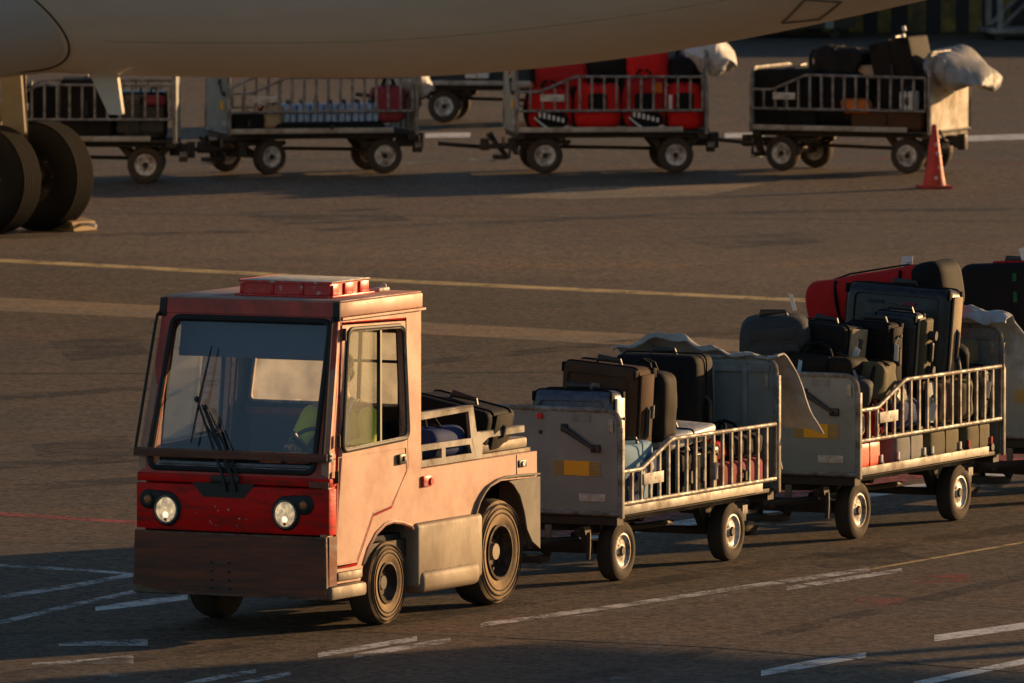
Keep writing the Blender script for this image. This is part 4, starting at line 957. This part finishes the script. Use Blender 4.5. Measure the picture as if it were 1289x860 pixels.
# B: blue ribbed cases
for i in range(7):
    S('case', ['first', 'second', 'third', 'fourth', 'fifth', 'sixth', 'last'][i] + ' pale blue case from the front in the row behind the rail', 'case', fB, (.38 - i * .165, .48, .62), (.145, .20, .22), 'bag_blueshell', rad=.02, wheels=False, handle='top', group='pale blue cases in a row on the far cart')
S('suitcase', 'long dark board under the row of pale blue cases', 'board', fB, (-.1, .40, .51), (1.3, .5, .10), 'bag_black', wheels=False, group=GX)
D('holdall', 'red white and tan bag before the pale blue cases', 'bag', fB, (.58, .46, .54), (.24, .24, .30), 'bag_tan', group=GX, seed=33, band='bag_redcloth')
S('crate', 'low black crate with yellow clips at the front of the steered far cart', 'crate', fB, (.88, .45, .51), (.38, .3, .22), 'bag_black', wheels=False, group=GX)
D('holdall', 'dark red holdall at the rear under the white cover', 'bag', fB, (-.84, .40, .60), (.36, .34, .44), 'bag_maroon', group=GX, seed=34)
# C: red bags
for i, (x, y, z, d, w, h, m_, l) in enumerate(((.72, .42, .51, .50, .30, .50, 'bag_red', 'red holdall at the front of the red heap, low behind the rail'), (.15, .42, .51, .56, .30, .56, 'bag_red', 'red and black bag second along the rail of the red heap'), (-.40, .42, .51, .52, .30, .62, 'bag_redcloth', 'red bag with white tag in the middle of the red heap'),
      (-.88, .42, .51, .42, .30, .56, 'bag_red', 'red bag at the rear of the red heap beside the white cover'), (.55, .10, .95, .6, .5, .38, 'bag_redcloth', 'round red bag atop the front of the red heap'), (-.02, .05, 1.0, .5, .6, .42, 'bag_black', 'black bag lying in the middle on top of the red heap'), (-.45, .1, 1.05, .5, .6, .45, 'bag_red', 'tall red bag rising highest in the red heap'), (-.9, .1, 1.0, .36, .6, .36, 'bag_black', 'black bag atop the rear end of the red heap'))):
    o = D('holdall', l, 'bag', fC, (x, y, z), (d, w, h), m_, amp=.03, group='red and black bags on the far cart', seed=40 + i, band=None)
    if i in (0, 2):
        b = B().m('bag_black'); b.ball((-.02, .17, .13), .20, (1.0, .2, .55), 20); b.m('bag_white')
        for k in range(6): b.box((-.16 + k * .055, .205, .10 + k * .012), (-.13 + k * .055, .225, .15 + k * .016), M=None)
        b.tube([(-.21 + .4 * q, .205, .06 + .10 * q - .09 * math.sin(q * 3.1)) for q in [j / 8 for j in range(9)]], .012, 6); b.obj('logo', o)
    if i in (1, 2, 3):
        b = B().m('bag_black'); b.soft((-.10, .12, .22), (.12, .20, .44), .03); b.obj('pocket', o)
b = B().m('bag_orange'); b.box((-.20, .19, .44), (-.08, .20, .56), .004); b.m('paper').box((-.32, .19, .24), (-.28, .20, .42), .003); b.obj('luggage_tag', [o for o in bpy.data.objects if o.get('label', '').startswith('red bag with white tag')][0])
# D: dark heap, leaning box
S('suitcase', 'dark flat topped suitcase at the front of the sunlit cart', 'suitcase', fD, (.72, .02, .51), (.78, 1.15, .70), 'bag_black', wheels=False, group=GX)
D('holdall', 'black holdall in the middle of the sunlit cart', 'bag', fD, (.12, .1, .51), (.7, .9, .68), 'bag_black', group=GX, seed=51)
D('blanket', 'crumpled brown furry blanket on top of the dark heap', 'blanket', fD, (.20, .12, 1.14), (.62, .5, .32), 'bag_brownblack', amp=.15, strap=False, group=GX, seed=52)
D('pillow', 'two lobed tan pillow sunlit beside the brown blanket', 'pillow', fD, (-.26, .16, 1.10), (.36, .3, .16), 'bag_tan', amp=.02, strap=False, group=GX, seed=53)
S('suitcase', 'tall dark suitcase leaning at the rear panel with red and white tag', 'suitcase', fD, (-.66, .05, .76), (.52, .66, .82), 'bag_brownblack', tilt=(0, 12), rad=.03, wheels=False, group=GX)
kd = [o for o in bpy.data.objects if o.get('label', '').startswith('tall dark suitcase leaning')][0]
b = B().m('redish' if 'redish' in MATS else 'bag_orangered'); b.box((-.06, -.04, .785), (.04, .04, .84), .004, M=None); b.m('paper').box((-.10, -.03, .785), (-.06, .03, .87), .003); b.box((-.13, -.02, .90), (-.09, .02, .96), .006); b.obj('luggage_tag', kd)
S('suitcase', 'brown case low under the leaning suitcase of the sunlit cart', 'suitcase', fD, (-.55, .2, .51), (.9, .75, .26), 'bag_brown', wheels=False, group=GX)
D('holdall', 'orange bag glimpsed through the sunlit cart rail', 'bag', fD, (-.18, .56, .70), (.34, .14, .18), 'bag_orange', group=GX, seed=55, strap=False)
S('box', 'white box catching sun behind the rail near the tan end panel', 'box', fD, (-.84, .56, .74), (.2, .14, .24), 'bag_white', wheels=False, rad=.02, group=GX)
S('crate', 'grey blue crate on the farthest low cart', 'crate', fE, (.3, .2, .51), (1.3, .7, .30), 'bag_charcoal', wheels=False, group=GX)

S('box', 'white box with red stripes on the farthest low cart', 'box', fE, (.32, .60, .58), (.30, .10, .20), 'bag_white', wheels=False, rad=.015, handle='top', trim='bag_redcloth', group=GX)
# ------------------------------------------------------------------ canvas covers
def cover(label, fr, x0, fn, material='canvas', nu=90, nv=56):
    t = thing('canvas_cover', label, 'canvas cover', fr.w(0, 0, 0), fr.a, 'canvas covers thrown over rear panels')
    b = B().m(material)
    b.grid(fn, nu, nv, .012); b.obj('sheet', t, 80); return t
def ridge(v, a, f):
    q = Vector(v) * f; k = (1 - abs(noise.noise(q)) * 2) * .6 + (1 - abs(noise.noise(q * 2.3 + Vector((3, 1, 7)))) * 2) * .4
    n = noise.noise_vector(q * .7 + Vector((9, 2, 4))); n.normalize()
    return (v[0] + (k - .5) * a * (.8 + .2 * n.x), v[1] + n.y * a * .25, v[2] + (k - .5) * a * .7)
def wr(v, a, f): n = noise.noise_vector(Vector(v) * f); return (v[0] + n.x * a, v[1] + n.y * a, v[2] + n.z * a)
def cov1(u, v):
    y = -.66 + 1.32 * u
    hump = .14 * math.exp(-((y + .25) / .28) ** 2) + .02
    near = max(0, (u - .7) / .3)
    if v < .25:   # lies over the top edge
        q = v / .25; p = (-1.33 - .1 * q, y, 1.44 + hump * math.sin(math.pi * (.25 + .5 * q)))
    else:
        q = (v - .25) / .75; z1 = .98 - .12 * near
        p = (-1.42 - .42 * q ** .7 + .10 * q * near, y + .20 * q * near, 1.44 + hump * .7 * (1 - q) + (z1 - 1.44 - .0) * q - .02 * math.sin(u * 17) * q)
    p = (p[0] + .05 * math.sin(u * 19 + v * 2.5) * v * v, p[1], p[2] + .012 * math.sin(u * 31 + 2 * math.sin(v * 5)))
    return ridge(wr(p, .035, 2.5), .022, 6)
cover('dirty grey canvas cover draped over the first cart rear panel and flaring out', c1, 0, cov1)
def cov1b(u, v): return wr((-1.40 - .05 * v, .40 + .24 * u, 1.0 - .36 * v), .02, 6)
b = B().m('canvas'); b.grid(cov1b, 8, 10, .01); b.obj('flap', bpy.data.objects['canvas_cover'], 80)
def cov2(u, v):
    y = -.60 + 1.28 * u; near = max(0, (u - .75) / .25)
    if v < .3:
        q = v / .3; p = (-1.30 - .18 * q, y, 1.40 + .17 * math.sin(math.pi * (.15 + .5 * q)) * (1 - .3 * near))
    else:
        q = (v - .3) / .7; p = (-1.48 - .16 * math.sin(q * 2.2), y + .06 * q + .08 * near * math.sin(q * 3), 1.54 - .06 * near - .46 * q - .05 * math.sin(u * 14) * q)
    p = (p[0] - .05 * math.sin(u * 17 + v * 3) * v, p[1], p[2] + .015 * math.sin(u * 27 + 3 * v))
    return ridge(wr(p, .04, 3), .03, 6)
cover('pale crumpled canvas cover bunched over the second cart rear panel', c2, 0, cov2, 'canvas_white')
def farcov(l, fr, ext, mt, zt=1.43, droop=.12):
    # the cover lies rolled up in a bundle over the end panel
    def f(u, v):
        a = 2 * math.pi * u; q = v * 2 - 1; e = math.sqrt(max(0, 1 - abs(q) ** 3.2))
        x = math.cos(a) * ext * .5; z = math.sin(a) * .20 * (1 + .25 * math.cos(a))
        p = (-1.02 - ext * .36 + x * (.03 + .97 * e), .02 + q * .60, zt + z * (.03 + .97 * e) - droop * max(0, -x / ext + .1) + .05 * math.sin(a * 3 + q * 4))
        return ridge(wr(p, .06, 2.6), .035, 4.5)
    t = thing('canvas_cover', l, 'canvas cover', fr.w(0, 0, 0), fr.a, 'canvas covers thrown over rear panels')
    b = B().m(mt); b.grid(f, 80, 60, 0, True); b.obj('sheet', t, 85); return t
farcov('white canvas cover bulging over the rear panel of the blue case cart', fB, .45, 'canvas_white', 1.10)
farcov('pale canvas cover jutting out behind the cart of red bags', fC, .62, 'canvas_white', 1.38)
farcov('silvery crumpled canvas cover jutting far over the sunlit tan end panel', fD, .78, 'canvas_grey', 1.24, .26)

# ------------------------------------------------------------------ aircraft
AF = Frame((-7.1, 120.6), -35.605)
A = thing('airliner', 'cream airliner with only its belly, rear fuselage and one main wheel pair showing', 'airliner', AF.w(0, 0), AF.a)
BOT = [(-16, 1.91), (5, 1.915), (7.3, 1.97), (8.1, 2.02), (8.8, 2.08), (10, 2.22), (11.2, 2.40), (12.5, 2.65), (13.7, 2.90), (16, 3.42), (20, 4.35), (23, 4.95)]
def lerp(tab, x):
    for (a, p), (c, q) in zip(tab, tab[1:]):
        if x <= c: t = max(0, (x - a) / (c - a)); return p + (q - p) * t
    return tab[-1][1]
def bot(x): return sum(lerp(BOT, x + d) for d in (-.6, -.3, 0, .3, .6)) / 5
def top(x): return 5.87 if x < 14 else 5.87 - .06 * ((x - 14) / 9) ** 2
def fus(x, th, off=0.0):
    r = (top(x) - bot(x)) / 2; c = (top(x) + bot(x)) / 2
    return (x, -(r + off) * math.sin(th), c - (r + off) * math.cos(th))
b = B().m('aircraft_paint'); b.grid(lambda u, v: fus(-16 + 39 * v, 2 * math.pi * u), 96, 120, 0, True); b.ball((23.0, 0, 5.4), .45, (1.6, 1, 1)); b.obj('fuselage', A, 60)
def sb(th): return 4.05 - .00105 * (abs(math.degrees(th)) - 43) ** 2
def fair(u, v):
    th = R(-105 + 210 * u); s1 = sb(th); s = -14 + (s1 + 14) * (1 - (1 - v) ** 3)
    k = min(1, (s1 - s) / 1.6); off = -.01 + .16 * math.sin(k * math.pi / 2)
    return fus(s, th, off)
b = B().m('aircraft_grey'); b.grid(fair, 90, 60); b.m('seal'); b.tube([fus(sb(R(q)) + .005, R(q), .002) for q in range(-104, 105, 3)], .012, 6); b.obj('wing_fairing', A, 60)
b = B().m('aircraft_paint'); b.plate(round_poly([(3.36, 1.97), (3.74, 1.97), (3.82, 1.50), (3.64, 1.50)], .03), [], -.022, .022); b.obj('blade_antenna', A)
hp = [(12.28, 14), (12.62, 9), (13.10, 22), (12.80, 29)]
def edge(a, c, n=6): return [fus(a[0] + (c[0] - a[0]) * i / n, R(a[1] + (c[1] - a[1]) * i / n), .003) for i in range(n)]
b = B().m('panel_line'); b.tube(edge(hp[0], hp[1]) + edge(hp[1], hp[2]) + edge(hp[2], hp[3]) + edge(hp[3], hp[0]), .014, 6, True); b.obj('access_hatch', A)
b = B().m('panel_line')
b.tube([fus(s * .5, R(37), -.0025) for s in range(9, 40)], .004, 5); b.obj('skin_joint', A)
# main gear on the far side
def air_local(px, py):
    g_ = gp(px, py); dx, dy = g_[0] - AF.o[0], g_[1] - AF.o[1]; return (dx * AF.c + dy * AF.s, -dx * AF.s + dy * AF.c)
gx, gy = air_local(54, 290)   # ground under the outer tyre
b = B().m('gear_grey'); yc = gy - .46
b.cyl((gx, yc, .585), (gx, yc, 2.6), .11); b.cyl((gx, yc - .5, .585), (gx, yc + .5, .585), .075); b.tube([(gx - .1, yc - .03, .7), (gx - .24, yc - .03, 1.1), (gx - .1, yc - .03, 1.5)], .035); b.box((gx - .75, yc - .1, 1.3), (gx - .3, yc + .1, 2.4), .03); b.tube([(gx - .5, yc - .12, 1.0), (gx - .2, yc - .12, 1.5), (gx - .15, yc - .1, 2.3)], .02)
b.m('dark_steel').tube([(gx + .13, yc, .75), (gx + .13, yc, 1.2), (gx + .09, yc, 2.2)], .018); gear = b.obj('landing_gear', A)
b = B().m('gear_grey'); b.plate(round_poly([(gx + .10, 1.08), (gx + .34, 1.06), (gx + .22, 2.4), (gx + .0, 2.4), (gx + .02, 1.2)], .05), [], yc - .28, yc - .25); b.obj('gear_door', gear)
b = B().m('lamp_lens'); b.ball((gx + .12, yc - .12, 1.13), .045); b.obj('gear_lamp', gear)
for y in (gy, gy - .92):
    b = B().m('tyre_air'); p = tyre_profile(.585, .42, .28, .03, .2); 
    pr = [q for q in p if not (abs(q[1]) < .1 and q[0] > .58)]
    tr_ = []
    for k in range(-3, 4): h_ = k * .042; tr_ += [(.585, h_ - .016), (.585, h_ + .012), (.574, h_ + .014), (.574, h_ + .024)]
    half = len(pr) // 2; b.lathe(pr[:half] + tr_ + pr[half:], 56)
    w_ = b.obj('wheel', A, 45, (gx, y, .585))
    b = B().m('dark_steel'); b.lathe([(.29, -.15), (.26, -.13), (.22, -.04), (.1, -.02), (.08, -.10), (0, -.10)], 32); b.lathe([(.29, .15), (.2, .1), (0, .1)], 32); b.m('worn_metal')
    for k in range(6): a = k * math.pi / 3; b.box((.18 * math.cos(a) - .02, -.06, .18 * math.sin(a) - .012), (.18 * math.cos(a) + .02, -.04, .18 * math.sin(a) + .012))
    b.obj('rim', w_)
cx, cy = gp(93, 290)
ck = thing('wheel_chock', 'yellow wooden chock with a pale rope end pushed against the aircraft tyre', 'wheel chock', (cx, cy, 0), AF.a)
b = B().m('wood'); b.plate([(-.14, .003), (.16, .003), (.13, .10), (-.02, .13), (-.12, .10)], [], -.2, .2); b.m('stripe_yellow').plate([(-.1, .03), (.1, .03), (.1, .09), (-.08, .09)], [], -.207, -.2); b.obj('block', ck)
b = B().m('bag_white'); b.tube([(.14, -.05, .07), (.26, -.06, .075), (.34, -.05, .06)], .018, 8); b.obj('rope', ck)

# ------------------------------------------------------------------ traffic cone
kx, ky = gp(1176, 237)
cn = thing('traffic_cone', 'red traffic cone with punched pale spots standing before the sunlit cart', 'traffic cone', (kx, ky, 0), R(12))
b = B().m('cone_red'); b.box((-.18, -.18, .003), (.18, .18, .035), .012); b.obj('base', cn)
Rx = Matrix.Rotation(R(90), 4, 'X')
b = B().m('cone_red'); b.lathe([(.135, .035), (.128, .06), (.112, .15), (.03, .72), (.02, .735), (.0, .735)], 28, Rx); b.m('white_label')
for z, a in ((.50, -1.45), (.40, -1.3), (.24, -1.2), (.12, -1.6)):
    r_ = .13 - .135 * z; b.ball((r_ * math.cos(a), r_ * math.sin(a), z), .022, (1, .35, 1.2), 12)
b.obj('body', cn, 50)

# ------------------------------------------------------------------ background
wl = thing('barrier_wall', 'low dark wall with faded yellow and black upright stripes at the apron edge', 'wall', (0, 176.5, 0))
b = B().m('dark_wall'); b.box((-40, 0, 0), (40, .5, 2.5)); b.obj('wall_face', wl)
b = B()
x = -12.0; k = 0
while x < 14:
    w_ = random.uniform(.19, .27); b.m('stripe_yellow' if k % 2 else 'stripe_black').box((x, -.035, .02), (x + w_, -.003, 2.4)); x += w_ + .003; k += 1
b.obj('stripes', wl)
st = thing('boarding_stairs', 'grey steel boarding stair frame with crossed braces at the far wall', 'boarding stairs', (8.1, 174.6, 0), R(8))
b = B().m('grey_paint')
for x in (-.8, .8):
    for y in (-.5, .5): b.box((x - .04, y - .04, .12), (x + .04, y + .04, 2.2))
b.box((-.95, -.56, .10), (.95, .56, .17), .01); b.box((-.9, -.55, 2.1), (.9, .55, 2.17))
for y in (-.5, .5):
    b.tube([(-.8, y, .17), (.0, y, .95), (.8, y, 2.1)], .03); b.tube([(.8, y, .17), (0, y, .95), (-.8, y, 2.1)], .03)
b.obj('frame', st)
for x in (-.8, .8):
    for y in (-.45, .45): b = B().m('tyre'); b.cyl((x, y - .05, .1), (x, y + .05, .1), .1, seg=16); b.obj('wheel', st)
bo = [('grey steel post', 5.05, .1, .9), ('pale post', 3.1, .12, .6)]
pl = thing('dumpster', 'dark waste container standing against the far wall', 'container', (4.2, 175.2, 0))
b = B().m('dark_steel'); b.plate([(-1.1, .15), (1.0, .15), (1.2, 1.3), (-1.25, 1.3)], [], -.5, .5); b.m('panel_grey').box((.55, -.53, .15), (.68, -.505, 1.28)); b.box((-.7, -.53, .15), (-.58, -.505, 1.28)); b.obj('bin', pl)
for x in (-.8, .7): b = B().m('tyre'); b.cyl((x, -.42, .08), (x, -.34, .08), .08, seg=14); b.obj('wheel', pl)

ax_, ay_ = gp(700, 807); bx_, by_ = gp(1289, 848)
ba = math.atan2(by_ - ay_, bx_ - ax_)
br = thing('added_shade_canopy', 'unseen flat canopy on steel posts, added to cast shade across the near apron', 'canopy', (ax_ + 3.6 * 5.67 * .789, ay_ + 3.6 * 5.67 * .614, 0), ba)  # unseen canopy, added and shaped so its shade falls on the near apron
b = B().m('panel_grey'); b.box((0, -3.0, 3.6), (34, 0, 4.4), .05); b.obj('roof', br)  # slab of the added unseen canopy, there to cast the shade
for x in (2.0, 12.0, 22.0, 32.0):
    for y in (-.4, -2.6): b = B().m('grey_paint'); b.box((x - .1, y - .1, 0), (x + .1, y + .1, 3.6), .02); b.obj('post', br)  # posts of the added unseen canopy
# ------------------------------------------------------------------ light, sky, camera
SUN_AZ = Vector((.79, .615)).normalized(); EL = R(10)
w = bpy.data.worlds.new('World'); scene.world = w; w.use_nodes = True
nt = w.node_tree; bg = nt.nodes['Background']; bg.inputs[1].default_value = .066
sk = nt.nodes.new('ShaderNodeTexSky'); sk.sky_type = 'NISHITA'; sk.sun_disc = False; sk.sun_elevation = EL
sk.sun_rotation = math.atan2(SUN_AZ.x, SUN_AZ.y); sk.air_density = 1.0; sk.dust_density = .6; sk.ozone_density = 1.6
nt.links.new(sk.outputs[0], bg.inputs[0])
ld = bpy.data.lights.new('sun', 'SUN'); ld.energy = 5.0; ld.angle = R(.5); ld.color = (1, .60, .27)
lo = bpy.data.objects.new('sun', ld); C.objects.link(lo)
sd = Vector((SUN_AZ.x * math.cos(EL), SUN_AZ.y * math.cos(EL), math.sin(EL)))
lo.rotation_euler = sd.to_track_quat('Z', 'Y').to_euler(); lo.location = (30, 60, 30)

cam = bpy.data.cameras.new('camera'); co = bpy.data.objects.new('camera', cam); C.objects.link(co)
co.location = (0, 0, H); co.rotation_euler = (math.pi / 2 - PITCH, 0, 0)
cam.sensor_width = 36; cam.sensor_fit = 'HORIZONTAL'; cam.lens = F / 1289 * 36; cam.clip_start = 1; cam.clip_end = 2000
cam.dof.use_dof = True; cam.dof.focus_distance = 79.5; cam.dof.aperture_fstop = 9
scene.camera = co
vs = scene.view_settings; vs.view_transform = 'Standard'; vs.look = 'None'; vs.exposure = .42; vs.gamma = 1.0
scene.render.engine = 'CYCLES'
scene.cycles.max_bounces = 8; scene.cycles.transparent_max_bounces = 16; scene.cycles.use_denoising = True
